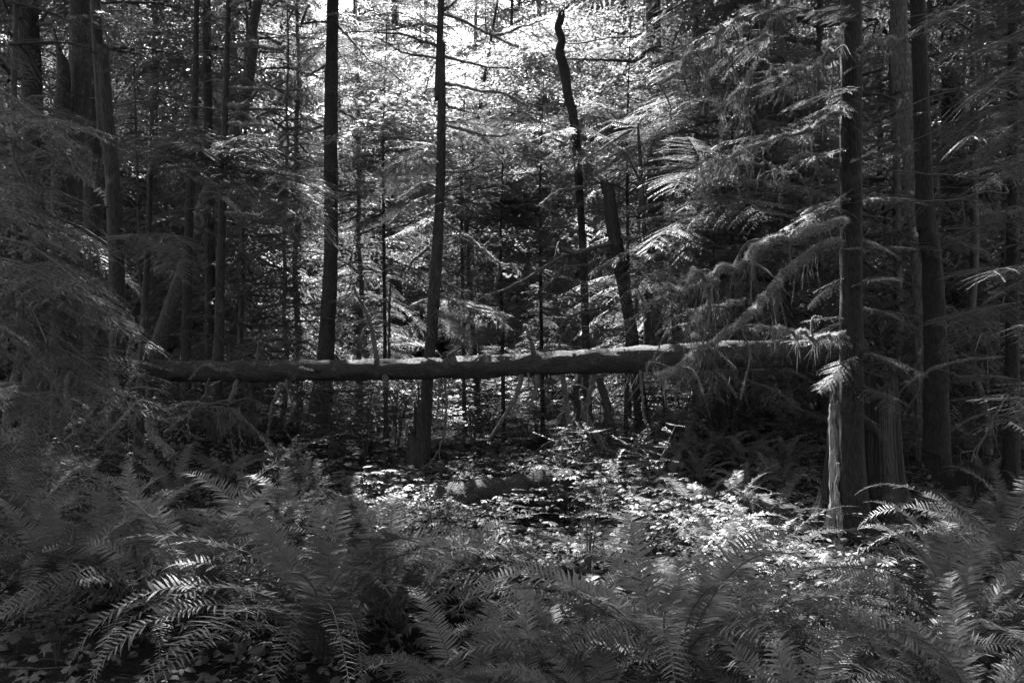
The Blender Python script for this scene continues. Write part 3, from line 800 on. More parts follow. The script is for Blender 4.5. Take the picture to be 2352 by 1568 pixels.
t12 = pict_trunk('tree', 13.5, [(1500, 0, 34), (1503, 150, 36), (1504, 300, 36), (1505, 540, 38), (1500, 700, 40), (1498, 860, 44)], 'broad grey trunk behind tangled mossy branches right of centre', mat=M_palebark, up=24)
high_crown(t12, 0, 3.3, s=.65)
br12 = [([(1485, 140), (1440, 140), (1400, 138), (1340, 137), (1290, 138)], .025, .014, .7), ([(1472, 145), (1485, 120), (1515, 118), (1530, 121)], .03, .03, .7), ([(1500, 72), (1440, 85), (1390, 88), (1300, 100), (1240, 60)], .016, .006, .4),
        ([(1420, 298), (1450, 290), (1480, 280)], .03, .016, .9), ([(1520, 400), (1545, 402), (1568, 395)], .035, .02, .7)]
for k, (pts, r0, r1, ms) in enumerate(br12): limb(t12, PL(pts, 12.8, 12.2), r0, r1, moss=ms, seed=260 + k, twigs=4, tl=0.5, slen=0.12, n=20)
t = pict_trunk('tree', 16, [(1546, 330, 20), (1550, 450, 21), (1553, 640, 24)], 'shorter dark trunk seen between the broad grey trunk and the hanging sprays', up=14)
high_crown(t, 1, 0.3)
t = pict_trunk('dead_sapling', 10.8, [(1462, 250, 3), (1468, 330, 7), (1474, 420, 9), (1478, 500, 10), (1484, 560, 10), (1495, 640, 9)], 'thin bleached mossy stem catching the sun beside the broad grey trunk', mat=M_palebark, cat='dead sapling')
for k, pts in enumerate([[(1480, 500), (1472, 450), (1478, 410), (1500, 395)], [(1482, 540), (1510, 555), (1530, 570)], [(1474, 420), (1440, 350), (1420, 340)], [(1478, 470), (1500, 520), (1520, 540)], [(1462, 330), (1420, 350), (1370, 375)], [(1430, 350), (1400, 380), (1360, 400)], [(1450, 300), (1400, 330), (1340, 370)]]):
    limb(t, PL(pts, 10.8, 10.5), 0.02, 0.008, moss=1.0, seed=280 + k, slen=0.16, twigs=4, tl=0.3, n=16)

# --- the near tree on the right with its stump
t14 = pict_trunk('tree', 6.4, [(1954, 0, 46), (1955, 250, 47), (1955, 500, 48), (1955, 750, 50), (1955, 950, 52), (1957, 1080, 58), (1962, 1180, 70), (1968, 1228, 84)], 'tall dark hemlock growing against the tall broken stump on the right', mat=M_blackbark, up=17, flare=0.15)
high_crown(t14, 2, 1.7)
big = [([(1932, 506), (1901, 517), (1830, 540), (1757, 560), (1720, 590), (1685, 618), (1613, 640), (1559, 660), (1505, 674)], .036, .020, 1.3, 7, 6.3, 5.5),
       ([(1640, 632), (1605, 628), (1590, 640), (1570, 650)], .022, .014, 1.2, 3, 5.9, 5.7),
       ([(1560, 660), (1520, 655), (1480, 672), (1465, 668)], .016, .007, 1.0, 4, 5.7, 5.6),
       ([(1935, 560), (1870, 585), (1793, 622), (1760, 655), (1721, 686), (1690, 712), (1660, 740), (1602, 790), (1575, 825), (1552, 845), (1505, 866)], .034, .014, 1.3, 8, 6.2, 5.2),
       ([(1930, 753), (1890, 752), (1847, 758), (1800, 768), (1760, 764), (1721, 758)], .018, .018, 1.2, 3, 6.4, 6.0),
       ([(1811, -4), (1760, 22), (1721, 40), (1656, 68), (1613, 97), (1570, 125), (1541, 151), (1520, 175), (1505, 195)], .020, .012, .9, 10, 6.6, 6.2),
       ([(1840, 30), (1800, 62), (1771, 79), (1730, 96), (1685, 112)], .020, .008, .9, 5, 6.6, 6.3),
       ([(1771, 79), (1740, 120), (1715, 160), (1690, 190), (1640, 235)], .013, .004, .7, 6, 6.5, 6.2),
       ([(1930, 148), (1890, 158), (1858, 166), (1825, 170), (1800, 172)], .016, .010, 1.0, 3, 6.4, 6.1),
       ([(1935, 60), (1915, 75), (1905, 100), (1880, 140), (1850, 160)], .014, .010, 1.0, 3, 6.4, 6.2),
       ([(1925, 262), (1872, 284), (1775, 317), (1707, 349), (1645, 388), (1600, 430)], .020, .007, .9, 6, 6.4, 6.0),
       ([(1900, 360), (1830, 365), (1780, 380), (1720, 365), (1690, 345)], .008, .004, .4, 3, 6.4, 6.1),
       ([(1980, 120), (2020, 105), (2045, 88)], .014, .010, .9, 2, 6.4, 6.3),
       ([(1700, 690), (1640, 700), (1600, 720), (1590, 740)], .012, .006, 1.2, 4, 6.0, 5.8), ([(1640, 700), (1612, 740), (1600, 770)], .01, .005, 1.2, 4, 5.9, 5.7)]
for k, (pts, r0, r1, ms, tw, Ya, Yb) in enumerate(big):
    limb(t14, PL(pts, Ya - 0.2, Yb - 0.7), r0 * 0.92, r1 * 0.8, moss=ms * 1.1, lump=.45, seed=300 + k, twigs=tw, tl=0.45, slen=0.15, n=34)
B(t14, [(1950, 330, 1760, 400), (1950, 480, 1840, 520), (1950, 655, 1850, 690), (1950, 740, 1860, 760),
        (1955, 800, 1900, 880), (1955, 640, 2080, 640), (1955, 700, 2100, 745), (1955, 560, 2090, 560), (1955, 820, 2120, 850), (1955, 460, 2100, 430), (1955, 300, 2120, 260), (1955, 380, 2090, 360),
        (1955, 200, 1830, 240), (1955, 150, 2080, 120), (1955, 60, 1860, 30), (1955, 20, 2060, 20), (1950, 240, 1800, 330), (1950, 440, 1800, 560), (1955, 780, 1820, 800), (1955, 900, 2080, 950), (1960, 960, 2040, 1010)],
  6.4, 6.2, n=2, jit=22, roll=0.2, dy=0.4)
B(t14, [(1880, 290, 1660, 330), (1800, 310, 1560, 460), (1740, 340, 1600, 400), (1880, 160, 1700, 210), (1840, 180, 1640, 290), (1800, 80, 1620, 150), (1760, 60, 1640, 90),
        (1860, 20, 1700, 10), (1730, 40, 1580, 120)], 6.4, 6.6, n=2, jit=20, roll=0.3)

base = P(1984, 1236, 6.8); base[2] = ground(base[0], base[1])
st = thing('stump', Vector(base), 'tall broken stump with jagged rim and painted sunlit edge behind the dark trunk on the right', 'stump')
link('trunk', stump_mesh((0, 0, 0), 1.2, 0.265, 8, jag=0.10, tall=lambda a: np.where(np.cos(a - math.pi) > 0.4, 1.0, 1.0 + 0.04 * np.cos(a * 3)), taper=0.92, lobes=6, seg=64).mesh('trunk', [M_wood]), st)
limb(st, PL([(1913, 925), (1911, 990), (1917, 1070), (1920, 1150), (1902, 1238)], 6.55, 6.5), 0.034, 0.065, name='splinter', mat=M_sunlitwood, n=22)  # light strip of wood painted as the stump's sunlit left edge
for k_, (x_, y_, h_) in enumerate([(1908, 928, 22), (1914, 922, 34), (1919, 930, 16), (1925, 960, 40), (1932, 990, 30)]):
    limb(st, PL([(x_ + 2, y_ + 60), (x_ + 1, y_ + 20), (x_, y_ - h_ * .4), (x_ - 1, y_ - h_)], 6.54, 6.52), 0.02, 0.003, name='splinter', mat=M_sunlitwood, n=10, seed=80 + k_)
limb(st, PL([(1926, 1060), (1928, 1120), (1934, 1180), (1936, 1236)], 6.38, 6.35), 0.012, 0.03, name='splinter', mat=M_sunlitwood, n=18, seed=4)  # second strip of painted sunlight, lower on the same edge

# --- behind and right of it
t15 = pict_trunk('tree', 9.4, [(2062, 0, 36), (2068, 120, 38), (2078, 200, 42), (2088, 300, 42), (2098, 420, 36), (2106, 560, 30), (2112, 700, 26), (2116, 850, 22), (2118, 1000, 22), (2118, 1090, 24)], 'mottled pale trunk with sunlit left edge to the right of the stump', mat=M_litlichenbark, up=18)
high_crown(t15, 0, 0.7)
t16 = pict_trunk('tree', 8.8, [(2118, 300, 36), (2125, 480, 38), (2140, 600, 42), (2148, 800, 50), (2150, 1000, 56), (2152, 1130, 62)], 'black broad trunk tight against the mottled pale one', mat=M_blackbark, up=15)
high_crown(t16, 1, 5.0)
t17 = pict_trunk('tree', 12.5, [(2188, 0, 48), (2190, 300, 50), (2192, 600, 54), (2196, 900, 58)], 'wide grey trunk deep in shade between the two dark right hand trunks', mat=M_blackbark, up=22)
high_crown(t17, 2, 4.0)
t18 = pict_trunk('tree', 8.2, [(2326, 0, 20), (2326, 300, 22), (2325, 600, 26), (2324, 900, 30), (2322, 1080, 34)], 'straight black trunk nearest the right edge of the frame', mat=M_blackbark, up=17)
high_crown(t18, 0, 2.2)
for k, (pts, r0, r1) in enumerate([([(2316, 408), (2260, 408), (2200, 402), (2100, 396), (2000, 390)], .016, .006), ([(2316, 445), (2270, 440), (2200, 455), (2120, 458), (2060, 445)], .014, .005), ([(2316, 225), (2270, 222), (2210, 205)], .018, .01),
                                     ([(2316, 190), (2200, 205), (2080, 240), (1960, 300)], .010, .004), ([(2310, 820), (2220, 830), (2150, 850), (2080, 880)], .014, .008), ([(2320, 900), (2280, 960), (2230, 1060)], .014, .01),
                                     ([(2316, 700), (2250, 730), (2180, 770)], .01, .005), ([(2316, 40), (2250, 75), (2180, 40), (2140, 30)], .018, .008), ([(2280, 250), (2180, 290), (2080, 330), (2000, 400)], .006, .003)]):
    limb(t18, PL(pts, 8.2, 7.8), r0, r1, seed=340 + k, twigs=6, tl=0.5, n=20, moss=0.25 if k == 4 else 0)
B(t18, [(2326, 60, 2200, 90), (2326, 120, 2180, 180), (2330, 250, 2190, 330), (2326, 300, 2220, 380), (2326, 200, 2440, 260), (2326, 30, 2420, 60), (2326, 500, 2200, 560), (2326, 620, 2180, 640), (2326, 560, 2450, 600), (2326, 700, 2160, 780), (2326, 760, 2440, 800),
        (2326, 860, 2220, 900), (2326, 380, 2430, 430)], 8.2, 7.6, n=2, jit=20)
t = pict_trunk('tree', 14, [(2233, 380, 12), (2233, 560, 13), (2232, 900, 15)], 'thin trunk in the small bright gap near the right edge', up=14)
high_crown(t, 1, 0.5)

# near tree outside the right edge whose sprays enter the top right corner
t19 = pict_trunk('tree', 5.4, [(2560, 0, 60), (2560, 800, 66), (2560, 1200, 70)], 'hemlock at the top right corner whose long pale tipped sprays reach into the picture', up=14)
B(t19, [(2540, 20, 2230, 30), (2540, 60, 2250, 130), (2540, 130, 2200, 180), (2540, 220, 2190, 330), (2540, 260, 2240, 300), (2540, 330, 2290, 420), (2540, 620, 2270, 650), (2540, 760, 2300, 790), (2540, 900, 2320, 960), (2540, -40, 2120, 0), (2540, 480, 2320, 500)], 5.4, 4.9, kind='near', n=2, jit=16, roll=0.3)

# near tree outside the left edge: layered sprays sloping down to the right, hung with moss
tl = pict_trunk('tree', 5.2, [(-140, 0, 70), (-140, 800, 80), (-140, 1200, 90)], 'hemlock off the left edge whose drooping mossy sprays fill the left side', up=15)
B(tl, [(-60, 200, 170, 330), (-60, 260, 250, 355), (-60, 330, 130, 440), (-60, 300, 200, 420), (-60, 420, 180, 560), (-60, 470, 240, 600), (-60, 520, 260, 680), (-60, 580, 200, 700), (-60, 600, 300, 760), (-60, 680, 230, 790), (60, 640, 370, 770), (60, 660, 300, 800),
       (-60, 720, 190, 860), (-60, 780, 180, 900), (20, 740, 250, 890), (100, 780, 290, 920), (-60, 840, 150, 1000), (-60, 900, 180, 1060), (-60, 880, 200, 980), (0, 960, 210, 1130), (-60, 980, 130, 1120), (-60, 1020, 120, 1180), (140, 860, 260, 960), (-60, 370, 80, 520), (-60, 640, 120, 820)],
  5.0, 4.7, kind='near', n=1, jit=18, roll=0.35, dy=0.45)
for k, (pts, r0, r1) in enumerate([([(-60, 230), (60, 280), (160, 330), (200, 350)], .02, .008), ([(-60, 430), (40, 500), (120, 560), (180, 600)], .02, .008), ([(-60, 560), (60, 640), (170, 720), (250, 760)], .02, .007), ([(-60, 700), (60, 800), (140, 900)], .018, .008), ([(0, 200), (20, 300), (50, 400)], .012, .008)]):
    limb(tl, PL(pts, 5.3, 5.0), r0, r1, seed=360 + k, moss=1.3, twigs=6, tl=0.35, slen=0.14, n=24)


# sapling with the spreading pale topped sprays left of centre
ts = pict_trunk('young_tree', 7.9, [(346, 340, 8), (345, 420, 11), (340, 560, 12), (330, 760, 16), (326, 840, 18)], 'young hemlock with wide layered sprays spreading over the left middle', cat='young tree', up=3.9)
limb(ts, PL([(346, 400), (350, 375), (380, 366), (420, 372), (470, 388), (520, 405), (600, 430)], 7.9, 7.3), .028, .008, seed=400, moss=.5, slen=0.06, n=24)
B(ts, [(346, 360, 480, 320), (350, 350, 420, 310), (400, 360, 560, 330), (430, 370, 600, 370), (470, 380, 660, 400), (520, 395, 720, 440), (560, 410, 770, 480), (600, 430, 740, 500), (420, 380, 560, 450), (380, 370, 500, 400), (350, 360, 300, 330), (480, 400, 640, 470), (540, 430, 700, 520),
       (350, 370, 440, 400), (500, 330, 610, 345), (350, 560, 440, 540), (340, 560, 420, 600), (340, 540, 280, 570)], 7.7, 7.2, n=3, jit=18, roll=0.3, dy=0.5)

# small sunlit sprays right of centre
tq = pict_trunk('young_tree', 9.8, [(1445, 640, 6), (1442, 720, 8), (1440, 820, 9)], 'small young hemlock with sunlit flat sprays just above the log', cat='young tree')
B(tq, [(1440, 665, 1330, 655), (1440, 690, 1310, 680), (1440, 715, 1320, 712), (1440, 755, 1345, 745), (1440, 770, 1350, 765), (1440, 665, 1500, 640), (1440, 720, 1500, 700), (1440, 740, 1390, 790), (1440, 690, 1480, 740)], 9.8, 9.4, n=2, jit=8)

# thin stem rising through the log's line at left of the middle
t = pict_trunk('dead_sapling', 10.2, [(897, 640, 3), (895, 720, 5), (893, 830, 7), (887, 900, 8), (885, 1060, 9)], 'thin dark dead sapling behind the log left of the centre', cat='dead sapling')
for k, pts in enumerate([[(894, 745), (880, 738), (862, 742), (840, 738), (815, 740)], [(895, 700), (885, 690), (870, 692), (855, 705)], [(850, 742), (835, 765), (825, 790)], [(893, 800), (920, 810), (945, 812)]]):
    limb(t, PL(pts, 10.2, 9.9), .014, .005, seed=420 + k, moss=.6, twigs=4, tl=.25, n=14, slen=0.1)

# ------------------------------------------------------------------ broadleaf trees in the bright gap
def maple_bough(seed, L=1.4, leaf=0.072):
    g = np.random.default_rng(seed); mb = MB()
    O, X, Z, S = [], [], [], []
    for k in range(13):
        t_ = (k + 0.5) / 13; p = np.array([t_ * L, 0, 0.08 * L * math.sin(t_ * 3) - 0.05 * t_])
        for sg in (1, -1):
            l = L * 0.42 * (1 - t_) ** 0.5 * g.uniform(0.5, 1.1)
            d = unit(np.array([0.7, sg * 0.8, g.uniform(-.15, .15)]))
            tube(mb, np.array([p, p + d * l]), np.array([0.004, 0.002]), 3, 1, cap=False)
            for j in range(max(2, int(l / 0.055))):
                for s2 in (1, -1):
                    q = p + d * l * (j + 1) / max(2, int(l / 0.055))
                    O.append(q + g.normal(size=3) * 0.02); X.append(d + np.array([-d[1], d[0], 0]) * s2 * 0.9 + np.array([0, 0, -0.25 + g.normal() * 0.2])); Z.append(np.array([0, 0, 1]) + g.normal(size=3) * 0.3); S.append(leaf * g.uniform(0.6, 1.15))
    stamp(mb, T_maple[0], T_maple[1], O, np.array(X), np.array(Z), np.array(S))
    tube(mb, smooth_path([(0, 0, 0), (L * .5, 0, .08 * L), (L, 0, -.05)], 8), np.linspace(.01, .003, 8), 5, 1, cap=False)
    return mb.mesh('maple_spray', [M_maple, M_twig])
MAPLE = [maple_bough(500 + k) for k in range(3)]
def place_spray(parent, lib, base, tip, L0, roll=0.0, name='leafy_branch'):
    d = np.asarray(tip) - np.asarray(base); L = np.linalg.norm(d); u = unit(d)
    side = unit(np.cross(np.array([0, 0, 1.0]), u)); up = np.cross(u, side); up = up * math.cos(roll) + side * math.sin(roll)
    M = mat_from(u, up); k = L / L0
    o = link(name, lib[rng.integers(0, len(lib))], parent)
    o.matrix_local = Matrix.Translation(Vector(base) - parent.location) @ Matrix([list(M[i]) + [0] for i in range(3)] + [[0, 0, 0, 1]]) @ Matrix.Scale(k, 4)
    return o
tm = pict_trunk('maple_tree', 14.5, [(1150, -40, 5), (1110, 200, 8), (1072, 500, 10), (1090, 800, 12)], 'sunlit vine maple with glowing lobed leaves behind the centre tree', cat='tree')
gm = np.random.default_rng(77)
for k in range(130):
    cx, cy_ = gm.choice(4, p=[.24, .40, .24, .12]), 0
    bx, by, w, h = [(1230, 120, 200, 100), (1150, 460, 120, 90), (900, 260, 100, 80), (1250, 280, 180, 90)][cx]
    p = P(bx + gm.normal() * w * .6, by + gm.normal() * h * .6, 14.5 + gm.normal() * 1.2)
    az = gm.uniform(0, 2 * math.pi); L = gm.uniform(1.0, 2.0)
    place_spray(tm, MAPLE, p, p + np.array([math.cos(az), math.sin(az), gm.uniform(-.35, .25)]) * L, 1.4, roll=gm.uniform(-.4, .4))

# sunlit hemlocks in the bright gap
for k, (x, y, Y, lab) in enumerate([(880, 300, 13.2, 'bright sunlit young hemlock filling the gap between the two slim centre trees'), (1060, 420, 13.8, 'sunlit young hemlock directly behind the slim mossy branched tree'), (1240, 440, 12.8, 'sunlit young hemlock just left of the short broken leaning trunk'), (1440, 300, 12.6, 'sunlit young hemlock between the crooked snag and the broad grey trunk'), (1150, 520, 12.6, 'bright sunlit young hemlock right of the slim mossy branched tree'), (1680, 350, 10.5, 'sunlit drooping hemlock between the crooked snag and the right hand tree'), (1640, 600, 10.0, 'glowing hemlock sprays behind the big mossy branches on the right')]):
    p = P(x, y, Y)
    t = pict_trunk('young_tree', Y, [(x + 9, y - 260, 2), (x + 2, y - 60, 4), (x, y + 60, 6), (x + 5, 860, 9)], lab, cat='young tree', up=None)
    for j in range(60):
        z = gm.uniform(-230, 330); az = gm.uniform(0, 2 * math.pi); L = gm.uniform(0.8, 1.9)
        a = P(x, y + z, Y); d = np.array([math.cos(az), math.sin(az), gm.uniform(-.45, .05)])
        place_bough(t, a, a + d * L, 'fresh_lit', roll=gm.uniform(-.3, .3))

# ------------------------------------------------------------------ the crowd of trees behind
gb = np.random.default_rng(42)
def in_corridor(x, y, zc):
    """is a crown at height zc over (x,y) on the sun's way to the bright gap?"""
    for (tx, ty, tz, w) in ((-1.4, 13.5, 4.5, 3.4), (0.4, 14, 4.5, 4.2), (2.2, 13, 4.5, 3.8), (3.4, 13, 5, 2.6)):
        k = (zc - tz) / SUN[2]
        if k < 0: continue
        if math.hypot(x - (tx + SUN[0] * k), y - (ty + SUN[1] * k)) < w: return True
    return False
placed = [(float(TREE[n_][0][0][0]), float(TREE[n_][0][0][1])) for n_ in TREE]
def bg_tree(x, y, kind, s, label, group):
    z = ground(x, y)
    rz = gb.uniform(0, 6.28)
    t = thing('hemlock_tree' if kind != 'under' else 'young_tree', (x, y, z), label, 'tree' if kind != 'under' else 'young tree', group, rz)
    t.scale = (s, s, s)
    if kind == 'under':
        link('trunk', SAPLING[gb.integers(0, 2)], t); link('crown', CROWN_UNDER[gb.integers(0, 3)], t)
    else:
        link('trunk', TRUNKS[gb.integers(0, 4)], t)
        c = link('crown', (CROWN_FULL if kind == 'full' else CROWN_HIGH)[gb.integers(0, 3)], t)
        if kind == 'high': link('dead_branches', DEAD[gb.integers(0, 4)], t)
    return t
cnt = 0
for tries in range(4000):
    y = 15 + 70 * gb.random() ** 1.25
    x = gb.uniform(-1, 1) * (y * 0.80 + 5)
    dmin = 1.1 + 0.03 * y
    if any(math.hypot(x - a, y - b) < dmin for a, b in placed): continue
    vx = 1176 + x / y * F
    blocked = any(in_corridor(x, y, z) for z in (8, 10, 14, 18, 22))
    r = gb.random()
    if blocked:
        if gb.random() < 0.35: continue
        kind, s = 'under', (gb.uniform(0.3, 0.48) if y < 21 else gb.uniform(0.5, 0.85))
    elif y < 24: kind, s = ('under', gb.uniform(0.6, 1.1)) if r < 0.60 else ('high', gb.uniform(0.75, 1.05)) if r < 0.72 else ('full', gb.uniform(.7, .9))
    else: kind, s = ('under', gb.uniform(0.8, 1.5)) if r < 0.30 else ('high', gb.uniform(0.8, 1.2)) if r < 0.36 else ('full', gb.uniform(0.8, 1.15))
    placed.append((x, y)); cnt += 1
    if kind == 'under':
        side = 'left' if vx < 784 else 'middle' if vx < 1568 else 'right'
        bg_tree(x, y, kind, s, f'bushy young hemlock in the crowd behind the log, {side} third', f'young hemlocks of the crowd behind, {side} third')
    else:
        side = 'left' if vx < 784 else 'middle' if vx < 1568 else 'right'
        bg_tree(x, y, kind, s, f'slender tall hemlock in the crowd of trunks behind the log, {side} third', f'tall hemlocks of the crowd behind, {side} third')
    if cnt >= 380: break
for (vx, Y, s, lab) in [(575, 13.8, .95, 'young hemlock right of the stub branched tree'),
        (650, 12.4, .7, 'young hemlock filling the gap left of the tall straight trunk'), (690, 14.5, 1.1, 'taller young hemlock close behind the tall straight trunk'), (825, 15, 1.0, 'young hemlock behind the bright gap between the slim centre trees'),
        (1600, 12, 1.0, 'young hemlock behind the upper mossy branch on the right'), (1720, 12.5, 1.2, 'young hemlock above the right end of the log'), (1810, 10.4, 1.0, 'dark young hemlock left of the tall dark hemlock'),
        (1890, 11.4, 1.2, 'dark young hemlock close behind the tall dark hemlock'), (2030, 11, 1.1, 'dark young hemlock behind the broken stump'), (2150, 13, 1.3, 'young hemlock behind the mottled pale trunk'), (2265, 10.6, 1.0, 'young hemlock left of the straight black trunk'),
        (2340, 12, 1.2, 'young hemlock behind the straight black trunk'), (20, 9.6, .9, 'young hemlock at the far left behind the drooping sprays'), (1480, 15.5, .95, 'young hemlock behind the bleached mossy stem')]:
    x, y = (vx - 1176) / F * Y, Y
    t = bg_tree(x, y, 'under', s, lab, 'young hemlocks close behind the log')
for (vx, Y, lab) in [(1730, 10.8, 'added slim tree hidden in the sprays, shading the boughs of the tall dark hemlock')]:  # added behind the sprays only to block sun from the right-hand boughs
    x, y = (vx - 1176) / F * Y, Y
    t = bg_tree(x, y, 'high', 0.85, lab, 'added shade trees behind the clearing')
# trees that close the canopy round the photographer
for (x, y, k) in ((-7.5, 4, 0), (6.8, 3, 1), (9.5, 9, 0), (-4, -5, 1), (4, -4, 2), (12, 15, 1), (0, -7, 0), (-7, -9, 0), (7, -9, 0), (-10, -2, 0), (10, -3, 0), (0, -14, 0), (-3, -2.6, 0), (3, -1.6, 0), (-12, -10, 0), (12, -11, 0)):
    bg_tree(x, y, 'full' if y < -4 else 'high', 0.95, 'tall hemlock outside the frame closing the canopy overhead', 'hemlocks round the viewpoint')

# ------------------------------------------------------------------ ferns
def frond_mesh(seed, L=1.2, npin=46, w=0.094, arch=1.0):
    g = np.random.default_rng(seed); mb = MB()
    n = 26
    s = np.linspace(0, 1, n)
    ang = R(74) - R(105) * arch * s ** 1.4                     # starts steep, bends over
    dx, dz = np.cos(ang), np.sin(ang)
    x = np.concatenate([[0], np.cumsum((dx[1:] + dx[:-1]) / 2)]) / (n - 1) * L
    z = np.concatenate([[0], np.cumsum((dz[1:] + dz[:-1]) / 2)]) / (n - 1) * L
    yb = 0.05 * L * np.sin(s * 2 + g.uniform(0, 6)) * s
    path = np.stack([x, yb, z], 1)
    T = unit(np.gradient(path, axis=0)); side = unit(np.cross(np.array([0, 0, 1.0]) + np.zeros_like(T), T)); side[np.isnan(side)] = 0
    side = unit(np.cross(np.cross(T, np.array([0, 1.0, 0])), T)); up = unit(np.cross(T, side))
    up[up[:, 2] < 0] *= -1
    up = np.cross(T, side); 
    if up[n // 2][2] < 0: up = -up
    tw = g.uniform(-0.35, 0.35)
    O, X, Z, S = [], [], [], []
    for k in range(npin):
        t = 0.16 + 0.83 * k / (npin - 1)
        u = t * (n - 1); i = min(int(u), n - 2); f = u - i
        p = path[i] * (1 - f) + path[i + 1] * f
        tt = (t - 0.16) / 0.83
        l = w * min(1.0, 0.55 + tt * 2.4) * (1 - tt ** 2.2) ** 0.9 + 0.008
        for sg in (1, -1):
            if g.random() < 0.025: continue
            a = R(80 - 28 * tt + g.uniform(-5, 5))
            roll = tw * t + g.normal() * 0.17
            sd = side[i] * math.cos(roll) + up[i] * math.sin(roll); uu = np.cross(T[i], sd); uu = uu if np.dot(uu, up[i]) > 0 else -uu
            d = T[i] * math.cos(a) + sd * sg * math.sin(a) + uu * (0.12 + g.normal() * 0.07)
            O.append(p + T[i] * (0.004 if sg > 0 else -0.004)); X.append(d); Z.append(uu + sd * sg * 0.25 + T[i] * g.normal() * 0.15)
            ll = l * g.uniform(0.9, 1.08); S.append((ll, min(0.105, ll) * 0.85 * (0.9 if tt < .8 else .7), ll))
    stamp(mb, T_pinna[0], T_pinna[1], O, np.array(X), np.array(Z), np.array(S))
    tube(mb, path, np.linspace(0.0045, 0.0012, n), 4, 1, cap=False)
    return mb
FR_SRC = [frond_mesh(600 + k, arch=(0.75, 0.9, 1.05, 1.2, 1.35, 1.0)[k], npin=56) for k in range(6)]
FROND = [m_.mesh('frond', [M_fern, M_twig]) for m_ in FR_SRC]
DEADF = [frond_mesh(680 + k, arch=1.5, w=.06, npin=34).mesh('dead_frond', [M_litter, M_twig]) for k in range(2)]
def fern(x, y, size, nf, label, group=None, az=None, fronds=None, tilt=(-6, 30), z=None):
    z = ground(x, y) if z is None else z
    t = thing('sword_fern', (x, y, z), label, 'fern', group)
    a0 = gb.uniform(0, 360)
    for k in range(nf):
        a = a0 + 360 * k / nf * 1.0 + gb.uniform(-14, 14)
        if az: a = gb.uniform(*az)
        o = link('frond', FROND[gb.integers(0, 6)], t)
        sc = size * gb.uniform(0.72, 1.08)
        o.rotation_euler = (R(gb.uniform(-14, 14)), R(gb.uniform(*tilt)), R(a)); o.scale = (sc, sc, sc)
    if nf > 21:
        for k in range(4):
            o = link('dead_frond', DEADF[k % 2], t); o.scale = (size * .8,) * 3; o.rotation_euler = (R(gb.uniform(-30, 30)), R(gb.uniform(38, 62)), R(gb.uniform(0, 360)))
    return t
# picture place (vx, vy at the ground) -> x, y
def G(vx, vy):
    Y = H * F / (vy - 784); return ((vx - 1176) / F * Y, Y)
near_ferns = [
    (740, 1500, 1.38, 34, 'largest sword fern left of centre, its crown low in shadow and fronds fanning up'), (430, 1440, 1.28, 28, 'arching sword fern left of the largest one, with sunlit frond ridges'), (150, 1430, 1.1, 24, 'sword fern at the left edge below the mossy sprays'),
    (560, 1310, .95, 18, 'tall sword fern behind the largest one, fronds upright under the log'), (300, 1280, 1.0, 18, 'sword fern in front of the mossy arched branch'), (60, 1290, 1.0, 16, 'upright dark sword fern at the far left edge'),
    (920, 1440, 1.1, 24, 'sword fern with fronds arching right beside the leafy clearing'), (1080, 1660, .85, 22, 'bottom centre sword fern with dark drooping fronds'), (1380, 1720, 0.8, 20, 'bottom edge sword fern right of centre with long level fronds'),
    (1540, 1600, 1.2, 28, 'big sword fern right of centre with pale fronds rising to the left'), (1760, 1560, .85, 20, 'sword fern with a long bright frond arching before the stump'), (1990, 1530, .72, 16, 'sword fern just below the stump, fronds crossing the dark hollow'),
    (2210, 1520, 1.15, 28, 'large sword fern at lower right with fronds leaning left'), (2330, 1400, 1.15, 20, 'tall sword fern at the right edge under the black trunk'), (1850, 1780, 0.8, 18, 'bottom right sword fern with fronds pressing against the frame edge'),
    (2150, 1330, .7, 14, 'sword fern right beside the stump base'), (2250, 1720, 1.0, 18, 'lowest sword fern in the right corner'), (1330, 1480, 0.85, 14, 'smaller sword fern at the near rim of the leafy clearing'), (660, 1220, 0.8, 14, 'sword fern below the flared trunk'), (840, 1240, 0.8, 14, 'small sword fern before the short snag')]
for (vx, vy, s, nf, lab) in near_ferns:
    x, y = G(vx, vy); fern(x, y, s * 0.95, nf, lab)
for (vx, vy) in [(1460, 1180), (1580, 1200), (1700, 1210), (1790, 1230), (1500, 1280), (1640, 1300), (1760, 1330), (1420, 1120), (1560, 1110), (1680, 1120), (1800, 1130), (1640, 1050), (1750, 1060), (2240, 1250), (2330, 1240)]:
    x, y = G(vx + gb.uniform(-25, 25), vy + gb.uniform(-15, 15))
    fern(x, y, gb.uniform(0.55, 0.75), 13, 'small sword fern in the dense patch between the clearing and the stump', 'sword ferns of the patch left of the stump')
for k in range(34):
    x, y = gb.uniform(1.2, 5.2), gb.uniform(7.6, 12.0)
    fern(x, y, gb.uniform(.5, .75), 12, 'small sword fern on the shaded rising bank behind the tall dark hemlock', 'sword ferns of the rising bank at right')
for (vx, vy) in [(1300, 1560), (1660, 1440), (2080, 1620), (1230, 1690), (1700, 1670), (240, 1340)]:
    x, y = G(vx + gb.uniform(-25, 25), vy)
    where = {1300: 'at the near edge of the clearing, bottom centre', 1660: 'between the clearing and the lower right ferns', 2080: 'under the leaning fronds at lower right', 2120: 'just below and right of the stump', 1230: 'cut by the bottom edge near the centre',
             1700: 'cut by the bottom edge right of centre', 330: 'below the mossy arched branch', 240: 'behind the ferns of the left edge'}[vx]
    fern(x, y, gb.uniform(.7, .85), 14, 'medium sword fern ' + where, 'medium ferns of the foreground thicket')
